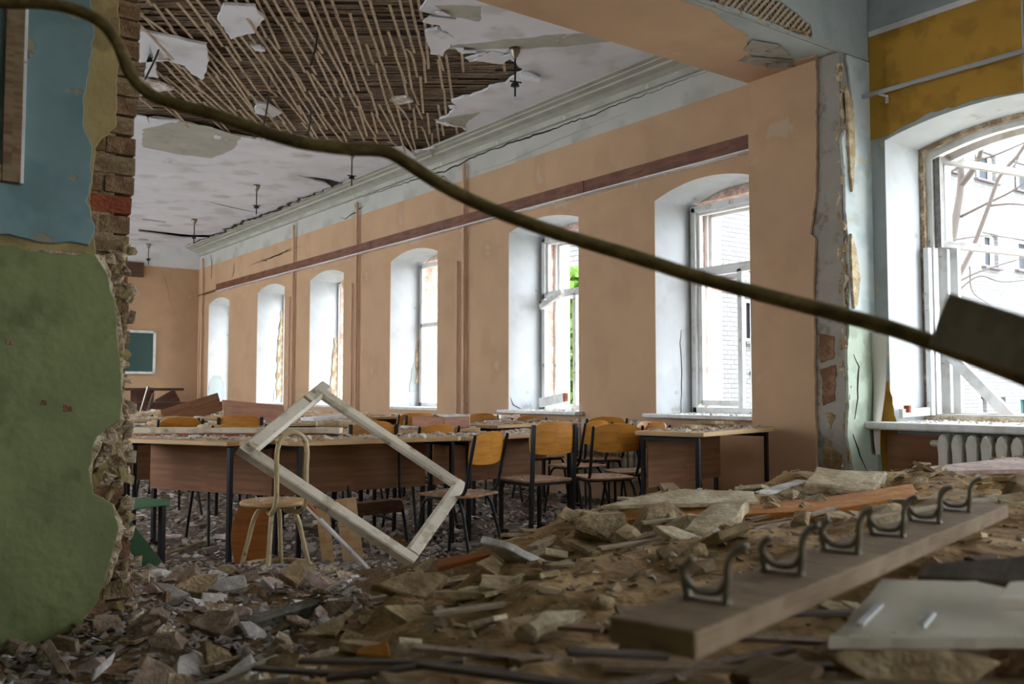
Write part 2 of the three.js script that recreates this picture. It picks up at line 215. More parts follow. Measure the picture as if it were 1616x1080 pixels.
// measured outlines: places in metres, [x, y, z], [x, -z] on the ceiling and [x, y] or [-z, y] on walls
const D = {
  hole: [[2.61,10.28],[2.72,10.17],[2.89,10.16],[3.06,10.18],[3.48,10.37],[3.99,10.32],[4.64,10.34],[5.11,10.25],[5.59,9.83],[5.75,9.49],[5.83,9.04],[5.76,8.57],[5.24,8.52],[5.13,7.98],[4.96,7.79],[5.05,7.38],[5.08,6.99],[5.03,6.64],[4.67,6.47],[4.51,6.54],[4.33,6.53],[4.16,6.51],[3.97,6.36],[3.7,6.07],[3.54,6.06],[3.49,5.8],[3.2,5.2],[1.43,6.5],[2.33,10.45]],
  patches: [[[2.33,7.13],[2.3,6.86],[2.49,6.74],[2.65,6.92],[2.68,7.25],[2.58,7.49]],[[1.91,7.75],[2.11,7.74],[2.45,7.73],[2.59,8.09],[2.71,8.63],[2.56,8.52],[2.45,8.35],[2.3,8.32],[2.1,8.51]],[[2.21,8.93],[2.39,8.97],[2.57,9.06],[2.35,9.47]],[[3.81,6.39],[3.86,6.27],[4.08,6.36],[4.22,6.76],[4.11,6.79]],[[3.34,8.99],[3.51,8.99],[3.72,9.18],[3.7,9.39],[3.5,9.34]],[[4.42,8.07],[4.51,7.93],[4.65,8.02],[4.57,8.18]],[[2.76,7.54],[2.85,7.52],[2.92,7.6],[2.83,7.63]],[[2.03,7.9],[2.24,8.86],[2.35,8.82]]],
  greypatch: [[2.7,10.72],[2.92,10.16],[3.27,10.15],[3.69,10.32],[3.82,10.9],[3.75,11.52],[3.33,11.56],[2.9,11.48]],
  cracks: [[[4.96,11.73],[5.46,11.73],[6.05,11.89],[6.04,12.11],[5.53,11.98]],[[4.34,17.4],[5.29,17.45],[6.06,17.15],[6.15,17.64],[5.31,17.89],[4.41,17.67]],[[4.59,18.5],[4.76,18.38],[4.86,18.68],[4.65,18.74]],[[5.13,20.65],[6.2,19.87],[6.31,20.24],[5.18,20.84]],[[4.13,16.26],[4.52,16.34],[4.57,16.45],[4.16,16.38]]],
  blue: [[0.74,2.63],[0.76,2.41],[0.75,2.28],[0.73,2.18],[0.73,2.06],[0.76,1.98],[0.76,1.82],[0.75,1.77],[0.78,1.65],[0.79,1.58]],
  cream: [[0.85,2.66],[0.86,2.44],[0.85,2.31],[0.85,2.2],[0.85,2.08],[0.81,2.03],[0.78,1.98],[0.77,1.89],[0.76,1.77],[0.79,1.57]],
  green: [[0.79,1.57],[0.82,1.5],[0.86,1.36],[0.87,1.23],[0.9,1.01],[0.89,0.93],[0.8,0.87],[0.78,0.75],[0.8,0.66],[0.87,0.61],[0.89,0.52],[0.87,0.44],[0.85,0.32],[0.82,0.26],[0.75,0.16],[0.63,0.13]],
  edge: [[0.95,2.69],[0.96,2.28],[0.94,2.1],[0.95,1.92],[0.94,1.76],[0.93,1.59],[0.94,1.44],[0.93,1.19],[0.93,0.96],[0.94,0.84],[0.94,0.64],[0.96,0.5],[0.97,0.35],[0.98,0.27],[0.98,0.01]],
  jamb: [[5.7,3.47],[5.75,3.11],[5.62,2.82],[5.64,2.46],[5.66,2.1],[5.67,1.83],[5.66,1.57],[5.63,1.3],[5.64,0.95],[5.61,0.73],[5.71,0.42],[5.74,0.16]],
  reveal: [[3.95,3.51],[3.97,2.49],[4.03,2.18],[3.98,2.14],[4.01,1.81],[4.01,1.31],[4.01,0.67],[4.01,0.05]],
  soffit: [[4.28,3.81],[4.89,3.96],[5.17,4.18],[5.5,4.26],[5.54,4.34],[5.56,3.9]],
  yellow: [[3.75,3.62],[3.77,2.9],[3.68,2.87],[3.57,2.89],[3.3,2.95],[2.99,2.96],[2.69,2.94],[2.38,2.88],[2.36,3.61]],
  sash: [[1.664,0.742,-4.637],[3.094,0.466,-4.674],[2.302,1.074,-5.088],[2.455,0.134,-4.223]],
  fix: [[4.76,12.64],[4.86,15.8],[4.95,18.99],[5.04,10.19],[4.62,6.24]],
  wires: [[[2.1,7.73],[2.19,8.64]],[[3.07,6.85],[3.26,7.41]],[[3.21,8.25],[3.66,9.56]],[[3.87,8.8],[4.15,9.5]]],
  cable: [[0.17,1.776,-2.0],[0.228,1.782,-1.957],[0.285,1.776,-1.903],[0.337,1.761,-1.854],[0.379,1.731,-1.813],[0.402,1.68,-1.774],[0.42,1.63,-1.765],[0.446,1.594,-1.747],[0.487,1.565,-1.695],[0.537,1.54,-1.635],[0.586,1.51,-1.576],[0.633,1.483,-1.518],[0.661,1.469,-1.474],[0.715,1.462,-1.435],[0.76,1.458,-1.402],[0.786,1.428,-1.36],[0.821,1.389,-1.312],[0.88,1.344,-1.247],[0.941,1.299,-1.155],[1.015,1.255,-1.054],[1.067,1.218,-0.969],[1.114,1.187,-0.886],[1.157,1.159,-0.807],[1.177,1.13,-0.719],[1.183,1.11,-0.667],[1.192,1.087,-0.612],[1.213,1.051,-0.537],[1.21,1.024,-0.478]],
  plank: [[1.089,1.161,-0.583],[1.082,1.098,-0.606],[1.14,1.053,-0.504],[1.139,1.117,-0.488]],
  wing: [[31.88,9.55,33.34,8.52],[34.73,9.55,36.45,8.5],[29.92,9.18,30.79,8.52],[32.25,6.66,33.35,5.45],[34.65,6.67,36.05,5.52],[29.49,6.88,30.17,6.06],[29.95,0.87,30.66,0.17],[31.71,0.87,32.23,0.14],[32.94,0.86,33.59,0.12],[34.57,0.86,35.6,0.08],[18.05,5.08,18.2,4.14],[18.06,2.85,18.21,2.07],[19.44,3.55,20.07,2.39],[19.72,2.09,20.1,1.59]],
  branches: [[[[12.56,0.85,-6.94],[12.56,1.75,-6.87],[12.6,2.64,-6.79],[12.69,3.45,-6.67],[12.74,3.99,-6.6],[12.72,4.43,-6.58],[12.75,4.88,-6.53]],0.085],[[[12.74,3.97,-6.6],[12.66,4.13,-6.39],[12.55,4.37,-6.21],[12.4,4.65,-6.18]],0.05],[[[11.12,0.79,-6.13],[11.21,2.22,-5.98],[11.41,2.85,-5.78],[11.46,3.39,-5.58],[11.46,3.72,-5.44],[11.51,3.9,-5.27],[11.51,4.29,-4.99]],0.04],[[[12.75,3.52,-6.62],[12.63,3.62,-6.2],[12.52,3.72,-5.78],[12.57,3.92,-5.48]],0.02],[[[11.46,3.35,-5.59],[11.5,3.33,-5.31],[11.6,3.23,-5.0]],0.014],[[[12.5,4.06,-6.77],[12.55,4.2,-6.47],[12.58,4.25,-6.07],[12.4,4.29,-5.58]],0.018],[[[11.66,2.4,-6.26],[11.95,2.59,-6.03],[12.34,2.75,-5.73],[12.67,2.85,-5.48]],0.015],[[[11.67,3.02,-6.2],[12.07,3.08,-5.91],[12.47,3.02,-5.62]],0.012],[[[11.69,2.27,-6.24],[11.98,2.55,-6.0],[12.22,2.48,-5.84],[12.62,2.52,-5.54]],0.012],[[[11.88,2.68,-6.07],[11.92,2.35,-6.06],[12.1,2.19,-5.95]],0.01],[[[12.55,4.36,-6.21],[12.09,4.42,-5.8],[12.35,4.59,-5.6]],0.02],[[[11.46,3.72,-5.44],[11.48,3.79,-5.29],[11.54,3.96,-5.24]],0.014]],
  pl: {"panelW":[[1.14,0.7,-0.796],[1.347,0.74,-0.841],[1.437,0.75,-0.738],[1.46,0.74,-0.655],[1.351,0.7,-0.608],[1.225,0.7,-0.72]],"strip1":[[1.181,0.712,-0.781],[1.268,0.728,-0.801],[1.26,0.728,-0.786],[1.186,0.712,-0.772]],"strip2":[[1.251,0.716,-0.731],[1.289,0.726,-0.735],[1.277,0.726,-0.716],[1.235,0.714,-0.709]],"panelW2":[[1.307,0.755,-0.641],[1.365,0.77,-0.655],[1.426,0.77,-0.622],[1.367,0.755,-0.597]],"woodR":[[1.42,0.74,-0.824],[1.461,0.76,-0.838],[1.594,0.77,-0.713],[1.496,0.75,-0.67]],"orange":[[2.635,0.6,-2.208],[2.785,0.61,-2.318],[3.027,0.64,-2.125],[3.416,0.68,-1.994],[3.136,0.67,-1.817],[2.772,0.63,-1.947]],"orange2":[[2.261,0.55,-2.644],[2.387,0.56,-2.767],[2.547,0.58,-2.552],[2.72,0.6,-2.418],[2.614,0.59,-2.317],[2.419,0.56,-2.522]],"sheetW":[[2.365,0.6,-2.631],[2.539,0.63,-2.647],[2.803,0.645,-2.626],[2.956,0.645,-2.395],[2.827,0.63,-2.277],[2.608,0.62,-2.443]],"stripW":[[3.04,0.63,-2.477],[3.506,0.665,-2.537],[3.433,0.66,-2.472],[2.965,0.62,-2.388]],"slabTop":[[3.199,0.66,-2.34],[3.43,0.72,-2.437],[3.459,0.72,-2.332],[3.589,0.69,-2.208],[3.342,0.66,-2.112]],"pinkB":[[3.789,0.7,-2.147],[3.942,0.71,-2.215],[4.81,0.73,-2.137],[4.341,0.7,-1.904]],"tileP":[[2.178,0.6,-2.055],[2.416,0.66,-2.147],[2.529,0.67,-2.072],[2.395,0.64,-2.007],[2.214,0.6,-1.995]],"wedge":[[1.71,0.56,-2.494],[1.762,0.56,-2.424],[1.886,0.5,-2.356],[1.861,0.48,-2.345],[1.854,0.5,-2.496]],"rust":[[1.863,0.4,-3.033],[2.023,0.45,-2.864],[2.032,0.44,-2.828],[1.832,0.39,-2.964]],"slabM":[[1.063,0.6,-1.418],[1.11,0.62,-1.423],[1.195,0.62,-1.42],[1.227,0.6,-1.416],[1.165,0.59,-1.393],[1.084,0.585,-1.39]],"slabL1":[[1.38,0.42,-2.626],[1.428,0.47,-2.574],[1.573,0.46,-2.544],[1.597,0.44,-2.525],[1.492,0.42,-2.487]],"slabL2":[[1.461,0.44,-2.341],[1.546,0.47,-2.32],[1.61,0.47,-2.296],[1.604,0.45,-2.285],[1.5,0.43,-2.285]],"orangeB":[[0.927,0.47,-1.836],[0.943,0.49,-1.832],[0.997,0.49,-1.818],[0.984,0.47,-1.782]],"paleB":[[0.991,0.47,-1.789],[0.99,0.51,-1.755],[1.043,0.51,-1.754],[1.038,0.48,-1.734]],"tri":[[1.08,0.27,-2.707],[1.086,0.33,-2.649],[1.114,0.32,-2.64],[1.142,0.27,-2.628]],"slabF":[[1.084,0.34,-2.541],[1.241,0.38,-2.545],[1.24,0.36,-2.516],[1.198,0.33,-2.496]],"lathW":[[0.729,0.31,-2.335],[0.913,0.385,-2.242],[0.925,0.375,-2.25],[0.762,0.3,-2.35]],"shardA":[[1.07,0.26,-3.944],[1.109,0.27,-3.885],[1.184,0.22,-3.796],[1.111,0.22,-3.821]],"shardB":[[1.299,0.2,-3.946],[1.33,0.25,-3.91],[1.429,0.26,-3.874],[1.43,0.21,-3.853],[1.339,0.2,-3.886]],"shardC":[[1.492,0.2,-3.899],[1.496,0.26,-3.824],[1.558,0.2,-3.85]],"sheetP":[[1.601,0.3,-3.802],[1.633,0.31,-3.784],[1.744,0.2,-3.65],[1.672,0.2,-3.672]],"sheetP2":[[1.545,0.27,-3.776],[1.63,0.32,-3.792],[1.708,0.29,-3.754],[1.604,0.22,-3.713]],"brownA":[[0.588,0.22,-3.389],[0.63,0.25,-3.353],[0.656,0.24,-3.265],[0.669,0.2,-3.272],[0.608,0.2,-3.391]],"stripA":[[0.553,0.23,-3.313],[0.586,0.24,-3.316],[0.596,0.2,-3.042],[0.569,0.19,-3.087]],"shardW":[[0.63,0.2,-2.911],[0.642,0.23,-2.929],[0.713,0.25,-2.998],[0.695,0.22,-2.979]],"blockB":[[0.7,0.22,-2.751],[0.708,0.32,-2.645],[0.771,0.3,-2.641],[0.819,0.22,-2.623]],"nearA":[[1.15,0.67,-0.812],[1.226,0.69,-0.721],[1.321,0.66,-0.646],[1.277,0.63,-0.66],[1.193,0.62,-0.761]],"nearB":[[1.066,0.63,-0.915],[1.109,0.66,-0.88],[1.151,0.65,-0.813],[1.107,0.62,-0.824]],"nearC":[[1.363,0.68,-0.684],[1.398,0.69,-0.612],[1.41,0.66,-0.618],[1.388,0.65,-0.678]],"thr1":[[0.845,0.24,-3.378],[0.904,0.3,-3.326],[0.963,0.28,-3.308],[0.952,0.22,-3.324]],"thr2":[[1.063,0.2,-3.418],[1.128,0.25,-3.406],[1.194,0.24,-3.314],[1.112,0.2,-3.219]],"thr3":[[1.153,0.22,-3.967],[1.279,0.26,-4.036],[1.376,0.24,-4.039],[1.27,0.2,-3.921]]},
  beamG: [[1.197,0.22,-3.219],[1.603,0.26,-3.261]],
  coat: [[0.716,0.79,-0.723],[1.809,0.79,-0.989]],
  heap: [[1.83,-2.97,0.38],[1.73,-2.97,0.34],[1.66,-3.0,0.31],[2.07,-2.85,0.47],[2.34,-2.72,0.53],[2.92,-2.81,0.6],[3.06,-2.48,0.62],[3.52,-2.47,0.68],[3.75,-2.16,0.69],[4.59,-2.11,0.71],[1.56,-2.99,0.29],[1.33,-2.72,0.3],[1.02,-2.54,0.29],[0.84,-2.62,0.22],[1.11,-1.78,0.5],[1.12,-1.53,0.55],[1.51,-1.8,0.56],[1.72,-1.79,0.57],[1.86,-1.7,0.6],[2.18,-1.63,0.63],[0.83,-1.31,0.56],[0.82,-1.63,0.48],[0.88,-1.05,0.62],[1.02,-0.93,0.62],[1.27,-0.9,0.58],[1.37,-0.75,0.6],[1.68,-0.78,0.62],[1.98,-0.92,0.7],[2.77,-1.28,0.71],[2.37,-1.37,0.68],[1.49,-0.83,0.63],[1.43,-0.91,0.6],[1.06,-3.4,0.17],[0.86,-3.5,0.18],[0.64,-3.4,0.15],[0.51,-3.37,0.12],[1.07,-3.85,0.2],[1.39,-3.65,0.17],[1.77,-4.03,0.16],[1.88,-3.73,0.17],[1.25,-3.11,0.2],[1.01,-2.92,0.16],[0.51,-3.64,0.12],[2.13,-4.53,0.1],[1.38,-4.44,0.17],[2.46,-4.43,0.08],[1.86,-4.47,0.14],[1.63,-4.48,0.15],[2.96,-2.07,0.588],[2.49,-2.54,0.523],[2.68,-2.5,0.578],[3.24,-2.47,0.594],[3.4,-2.29,0.64],[4.22,-2.1,0.66],[2.35,-2.06,0.584],[1.81,-2.42,0.47],[1.94,-2.92,0.37],[1.14,-1.41,0.552],[1.49,-2.55,0.392],[1.54,-2.31,0.402],[0.96,-1.82,0.43],[1.02,-1.76,0.443],[1.11,-2.66,0.248],[1.19,-2.52,0.303],[0.83,-2.29,0.293],[1.12,-3.86,0.193],[1.37,-3.89,0.174],[1.52,-3.86,0.17],[1.66,-3.73,0.203],[1.62,-3.76,0.225],[0.63,-3.33,0.172],[0.58,-3.19,0.165],[0.67,-2.95,0.175],[0.75,-2.67,0.215],[1.23,-0.72,0.604],[1.11,-0.86,0.59],[1.39,-0.65,0.62],[0.92,-3.33,0.21],[1.12,-3.34,0.172],[1.27,-3.99,0.18],[2.29,-3.7,0.05],[2.63,-4.26,0.03],[2.16,-3.72,0.05],[2.5,-4.29,0.03],[2.08,-3.76,0.05],[2.41,-4.34,0.03],[2.58,-3.55,0.05],[2.97,-4.08,0.03],[2.9,-3.37,0.05],[3.33,-3.87,0.03],[3.55,-3.42,0.05],[4.03,-3.88,0.03],[3.75,-3.04,0.05],[4.28,-3.47,0.03],[4.26,-2.99,0.05],[4.83,-3.39,0.03],[4.56,-2.63,0.05],[5.18,-2.98,0.03],[5.48,-2.52,0.05],[6.16,-2.83,0.03],[2.29,-4.86,0.05],[2.04,-5.16,0.05],[1.68,-5.42,0.05],[1.45,-5.6,0.05],[2.86,-5.16,0.04],[2.66,-4.57,0.06],[2.66,-4.96,0.05],[2.51,-5.0,0.06]],
};
// ---------- the room ----------
const FAR = -4.57, NEAR = -3.78, BACK = -19.1;
// windows as [end nearer the back wall, end nearer the camera] along -z, spring height, arch rise
const WIN = [[5.95, 4.75, 2.79, 0.11], [8.22, 7.02, 2.81, 0.09], [10.93, 9.72, 2.8, 0.1], [13.55, 12.35, 2.8, 0.1], [15.8, 14.57, 2.8, 0.1], [18.45, 17.25, 2.79, 0.1]];
const NWIN = [[3.65, 2.2, 2.84, 0.1], [1.2, -0.25, 2.84, 0.1], [-1.25, -2.7, 2.84, 0.1]];
const SILL = 0.83;
function archPts([a, b, s, r], y0 = SILL, inset = 0) { const o = [[b + inset, y0], [a - inset, y0]], n = 14, m = (a + b) / 2, h = (a - b) / 2 - inset; for (let i = 0; i <= n; i++) { const t = 1 - 2 * i / n; o.push([m + h * t, s + (r - inset * 0.6) * Math.sqrt(Math.max(0, 1 - t * t * 0.999))* 1]); } return o; }
function segArch([a, b, s, r], y0 = SILL, inset = 0) { const o = [[b + inset, y0], [a - inset, y0]], n = 14, m = (a + b) / 2, h = (a - b) / 2 - inset; for (let i = 0; i <= n; i++) { const t = 1 - 2 * i / n; o.push([m + h * t, s - inset + r * (1 - t * t)]); } return o; }
function wallX(z0, z1, y0, y1, holes, t, x) { const s = poly([[z1, y0], [z0, y0], [z0, y1], [z1, y1]]); for (const h of holes) s.holes.push(new THREE.Path(h.map(([a, b]) => new THREE.Vector2(a, b)))); return onX(extr(s, t), x); }
// inner skin in paint, core behind it in whitewash so that the window reveals are white, outer leaf in brick
const farHoles = WIN.map((w) => segArch(w)), nearHoles = NWIN.map((w) => segArch(w));
struct('wall_right', wallX(19.1, 4.0, 0, 3.58, farHoles, 0.006, 5.994), M.peach);
struct('wall_right_core', wallX(19.1, 3.78, 0, 3.58, farHoles, 0.5, 6.0), M.reveal);
struct('wall_right_upper', wallX(19.1, 3.78, 3.58, 4.12, [], 0.5, 6.0), M.bandGrey);
struct('wall_right_near', wallX(3.9, -3.2, 0, 4.12, nearHoles, 0.006, 5.994), M.paleBlue);
struct('wall_right_near_core', wallX(3.78, -3.2, 0, 4.12, nearHoles, 0.5, 6.0), M.reveal);
struct('wall_right_outer', wallX(19.6, -3.4, -0.6, 7.5, [...WIN.slice(0).map((w) => [[w[1] + 0.05, SILL], [w[0] - 0.05, SILL], [w[0] - 0.05, w[2] + 0.03], [w[1] + 0.05, w[2] + 0.03]]), ...NWIN.map((w) => segArch(w, SILL, 0.03))], 0.34, 6.5), M.redBrick);
// the far room
struct('floor', box(10.5, 0.3, 24, 1.75, -0.15, -8.0, 0), M.floor);
struct('wall_back', box(9, 4.4, 0.3, 2.2, 2.0, BACK - 0.15, 0), M.peach);
const whiteBand = struct('trim_1', box(8, 0.56, 0.008, 2.2, 3.85, BACK + 0.004, 0), M.white);
const ADDED_LWIN = [[7.6, 6.4, 2.8, 0.1], [10.4, 9.2, 2.8, 0.1], [13.6, 12.4, 2.8, 0.1], [18.8, 15.4, 2.8, 0.1]];      // openings added in this unseen wall to brighten the hall
struct('wall_left', wallX(19.3, 4.4, -0.2, 4.2, ADDED_LWIN.map((w) => segArch(w)), 0.3, -1.6), M.peach);
// near room behind and left of the camera
{ // unseen back wall, with a window opening added to light the foreground
  const ADDED_BW = [[2.2, 3.3]].map(([a, b]) => segArch([b, a, 2.84, 0.1]));
  const s = poly([[-3.1, -0.1], [6.3, -0.1], [6.3, 4.2], [-3.1, 4.2]]); for (const h of ADDED_BW) s.holes.push(new THREE.Path(h.map(([a, b]) => new THREE.Vector2(a, b))));
  struct('wall_near_back', onZ(extr(s, 0.35), 3.05), M.paleBlue);
}
for (const [side, w, d, x, z] of [['near_left', 0.3, 8, -2.85, -0.4]]) { const m = struct('wall_' + side, box(w, 2.75, d, x, 2.875, z, 0), M.paleBlue); mesh('green_dado', box(w, 1.55, d, x, 0.72, z, 0), M.green, m); }
struct('ceiling_near', box(9.4, 0.2, 7.6, 1.6, 4.12, -0.2, 0), M.ceiling);
struct('roof', box(10.5, 0.3, 24, 1.9, 4.5, -8.0, 0), M.concrete);

// ceiling of the far room: plaster sheet with a torn hole and cracks, reed laths and boarding above
const ceilShape = poly([[-1.3, 4.5], [6.02, 4.5], [6.02, 19.15], [-1.3, 19.15]]);
{
  const hp = ragged(D.hole, 0.05, 0.06, 7);
  ceilShape.holes.push(new THREE.Path(hp.map(([a, b]) => new THREE.Vector2(a, b))));
  for (const [i, c] of D.cracks.entries()) { const q = ragged(c.map(([a, b]) => [Math.min(a, 5.7), Math.min(b, 18.6)]), 0.025, 0.07, 20 + i); if (i !== 3) ceilShape.holes.push(new THREE.Path(q.map(([a, b]) => new THREE.Vector2(a, b)))); }
}
const ceiling = struct('ceiling', onY(extr(ceilShape, 0.025), 4.0), M.ceiling);
struct('ceiling_boarding', onY(extr(poly([[-1.3, 4.5], [6.02, 4.5], [6.02, 19.15], [-1.3, 19.15]]), 0.03), 4.16), M.boarding, ceiling);
const inHole = (x, a) => { let c = false; const h = D.hole; for (let i = 0, j = h.length - 1; i < h.length; j = i++) { if ((h[i][1] > a) !== (h[j][1] > a) && x < (h[j][0] - h[i][0]) * (a - h[i][1]) / (h[j][1] - h[i][1]) + h[i][0]) c = !c; } return c; };
{
  // (x, -z) directions of the two layers
  const d1 = [0.575, -0.818].map((v, i) => i ? 0.818 : 0.575), d2 = [0.818, -0.575];
  const inside = (x, a) => inHole(x, a) || inHole(x + 0.06, a) || inHole(x - 0.06, a) || inHole(x, a + 0.06) || inHole(x, a - 0.06);
  const box1 = new THREE.BoxGeometry(1, 1, 1);
  const dense = [];
  // upper layer: close-set thin reeds
  for (let k = -170; k < 170; k++) {
    const off = k * 0.034; let t = -4;
    while (t < 4) {
      const L = rr(0.5, 1.3), cx = 3.9 + d1[0] * off + d2[0] * (t + L / 2), ca = 8.2 + d1[1] * off + d2[1] * (t + L / 2);
      const h1 = [cx - d2[0] * L / 2, ca - d2[1] * L / 2], h2 = [cx + d2[0] * L / 2, ca + d2[1] * L / 2];
      if ((inside(cx, ca) || inside(...h1) || inside(...h2)) && R() > 0.06) {
        const g = box1.clone(); g.scale(L * rr(0.95, 1.08), 0.008, rr(0.012, 0.02)); g.rotateZ(rr(-0.012, 0.012)); g.rotateY(Math.atan2(d2[1], d2[0]) + rr(-0.03, 0.03)); g.translate(cx, 4.055 + rr(0, 0.025), -ca); dense.push(boxUV(g));
      }
      t += L;
    }
  }
  const up = stuff(mesh('upper_lath', merge(dense), M.lathDark, ceiling));
  // lower layer: wider-set pale laths, each a piece; many snapped or sagging
  let n = 0; const extra = [];
  const lathGeos = [0.5, 0.8, 1.15].map((L) => box(L, 0.009, 0.024, 0, 0, 0, 0.002));
  const sagGeos = [0, 1, 2].map((i) => { const L = [0.5, 0.8, 1.15][i], g = new THREE.BoxGeometry(L, 0.009, 0.022, 8, 1, 1), p = g.attributes.position; for (let j = 0; j < p.count; j++) { const s = p.getX(j) / L + 0.5; p.setY(j, p.getY(j) - 0.10 * s * s); p.setZ(j, p.getZ(j) + 0.05 * s * s); } g.computeVertexNormals(); return boxUV(g); });
  for (let k = -48; k < 48; k++) {
    const off = k * 0.074 + rr(-0.012, 0.012); let t = -3.6 + rr(0, 0.6);
    while (t < 3.6) {
      const i = Math.floor(R() * 3), L = [0.5, 0.8, 1.15][i], cx = 3.9 + d2[0] * off + d1[0] * (t + L / 2), ca = 8.2 + d2[1] * off + d1[1] * (t + L / 2);
      const e = [1, -1].every((s) => inside(cx + s * d1[0] * L * 0.4, ca + s * d1[1] * L * 0.4));
      if (e && R() > 0.1) {
        const sag = R() < 0.22; if (n >= 300 || ca > 10.6) { const g = lathGeos[i].clone(); g.rotateY(Math.atan2(d1[1], d1[0])).translate(cx, 4.032, -ca); extra.push(g); t += L; continue; } const m = mesh('lath', sag ? sagGeos[i] : lathGeos[i], M.lath, ceiling); n++;
        m.position.set(cx, 4.032 - (sag ? 0.0 : 0), -ca); m.rotation.set(0, Math.atan2(d1[1], d1[0]) + rr(-0.06, 0.06) + (R() < 0.5 && sag ? Math.PI : 0), 0);
      }
      t += L * rr(0.92, 1.02);
    }
  }
  if (extra.length) stuff(mesh('lath', merge(extra), M.lath, ceiling));
}
for (const [i, p] of D.patches.entries()) mesh('plaster_remnant', onY(extr(poly(ragged(p, 0.02, 0.05, 40 + i)), 0.02, 0.004), 4.0 - 0.004 * (i % 3)), i % 3 === 2 ? M.chalk : M.ceiling, ceiling);
mesh('bare_patch', onY(extr(poly(ragged(D.greypatch, 0.03, 0.08, 51)), 0.004), 3.998), M.greenGrey, ceiling);
for (const [i, q] of [[[4.05, 6.65], [4.4, 6.2], [4.75, 5.75], [5.15, 5.45], [5.2, 5.6], [4.95, 5.95], [4.55, 6.3], [4.35, 6.5]], [[5.15, 8.45], [5.4, 7.9], [5.5, 8.35], [5.62, 8.5]], [[3.6, 5.9], [3.9, 5.7], [4.05, 5.95], [3.8, 6.0]]].entries()) mesh('bare_patch', onY(extr(poly(ragged(q, 0.02, 0.06, 61 + i)), 0.004), 3.998), M.greenGrey, ceiling);
// plaster flakes hanging at the torn edge
for (let i = 0; i < 26; i++) { const k = Math.floor(R() * D.hole.length), p = D.hole[k]; const s = rr(0.05, 0.16), m = mesh('plaster_flake', plateGeo([[-s, -s * 0.6], [s * 0.8, -s * 0.7], [s, s * 0.4], [-s * 0.3, s * 0.7]], 0.014, 0.012, 0.03, i), M.ceiling, ceiling); m.position.set(p[0] + rr(-0.1, 0.1), 3.985, -p[1] + rr(-0.1, 0.1)); m.rotation.set(Math.PI / 2 + rr(-0.25, 0.25), rr(-0.2, 0.2), rr(0, 6)); }
// cornice along the window wall, with its long crack
function profileZ(pts, z0, z1) { return boxUV(extr(poly(pts), z0 - z1).translate(0, 0, z1)); }
const cornice = struct('trim_2', profileZ([[6.0, 3.84], [5.965, 3.845], [5.955, 3.9], [5.93, 3.915], [5.9, 3.93], [5.83, 3.945], [5.825, 3.965], [5.76, 3.975], [5.755, 3.985], [5.70, 3.99], [5.695, 4.01], [6.0, 4.01]], FAR, BACK), M.greenGrey);
function crackStrip(pts, w, place, mat = M.gap, parent, seed = 1) {          // an open crack as a narrow ragged sliver
  const top = [], bot = []; const q = ragged(pts, w * 2.2, 0.06, seed, false);
  q.forEach(([a, b], i) => {
    const p = q[Math.max(0, i - 1)], n = q[Math.min(q.length - 1, i + 1)], L = Math.hypot(n[0] - p[0], n[1] - p[1]) || 1, nx = -(n[1] - p[1]) / L, ny = (n[0] - p[0]) / L;
    const e = w * (0.35 + 0.9 * fbm(i * 0.37, seed, 3, 0, seed)) * Math.min(1, 3 * i / q.length, 3 * (q.length - 1 - i) / q.length) + 0.0005; top.push([a + nx * e, b + ny * e]); bot.unshift([a - nx * e, b - ny * e]);
  });
  return struct('crack', place(extr(poly([...top, ...bot]), 0.003)), mat, parent);
}
crackStrip([[5.2, 3.82], [7, 3.8], [8.6, 3.83], [9.5, 3.78], [11, 3.82], [12.4, 3.84]], 0.009, (g) => onX(g, 5.992), M.gap, cornice, 3);
crackStrip([[6.3, 3.7], [7.2, 3.68], [8.2, 3.62], [9, 3.63]], 0.003, (g) => onX(g, 5.992), M.greyPlaster, cornice, 5);
crackStrip([[5.62, 11.4], [5.66, 12.2], [5.64, 13.2], [5.67, 14.4], [5.6, 15.6], [5.66, 17], [5.6, 18.8]], 0.035, (g) => onY(g, 3.985), M.gap, cornice, 8);
crackStrip([[5.3, 11.72], [5.6, 11.8], [5.72, 12.1]], 0.05, (g) => onY(g, 3.988), M.gap, cornice, 9);
crackStrip([[4.6, 14.2], [5.2, 14.5], [5.6, 14.6]], 0.012, (g) => onY(g, 3.996), M.gap, cornice, 10);
crackStrip([[12.0, 3.78], [11.95, 3.6], [11.9, 3.4]], 0.012, (g) => onX(g, 5.99), M.gap, cornice, 11);
crackStrip([[18.4, 3.8], [18.3, 3.6], [18.32, 3.3]], 0.015, (g) => onX(g, 5.99), M.gap, cornice, 14);
for (const [i, l] of [[[9.9, 3.62], [9.6, 3.72], [9.5, 3.66]], [[11.7, 3.7], [12.3, 3.6], [12.5, 3.66]], [[14.2, 3.42], [14.9, 3.36], [15.6, 3.38]], [[17, 3.5], [17.05, 3.3], [17.1, 3.2]], [[16.2, 3.34], [15.3, 3.35], [14, 3.4]]].entries()) crackStrip(l, 0.01, (g) => onX(g, 5.99), M.gap, cornice, 30 + i);
crackStrip([[5.35, 3.5], [5.45, 3.2], [5.5, 2.9], [5.6, 2.7]].map(([a, b]) => [a - 0.1, b]), 0.006, (g) => onZ(g, BACK + 0.002), M.greyPlaster, undefined, 44).name = 'trim_5';

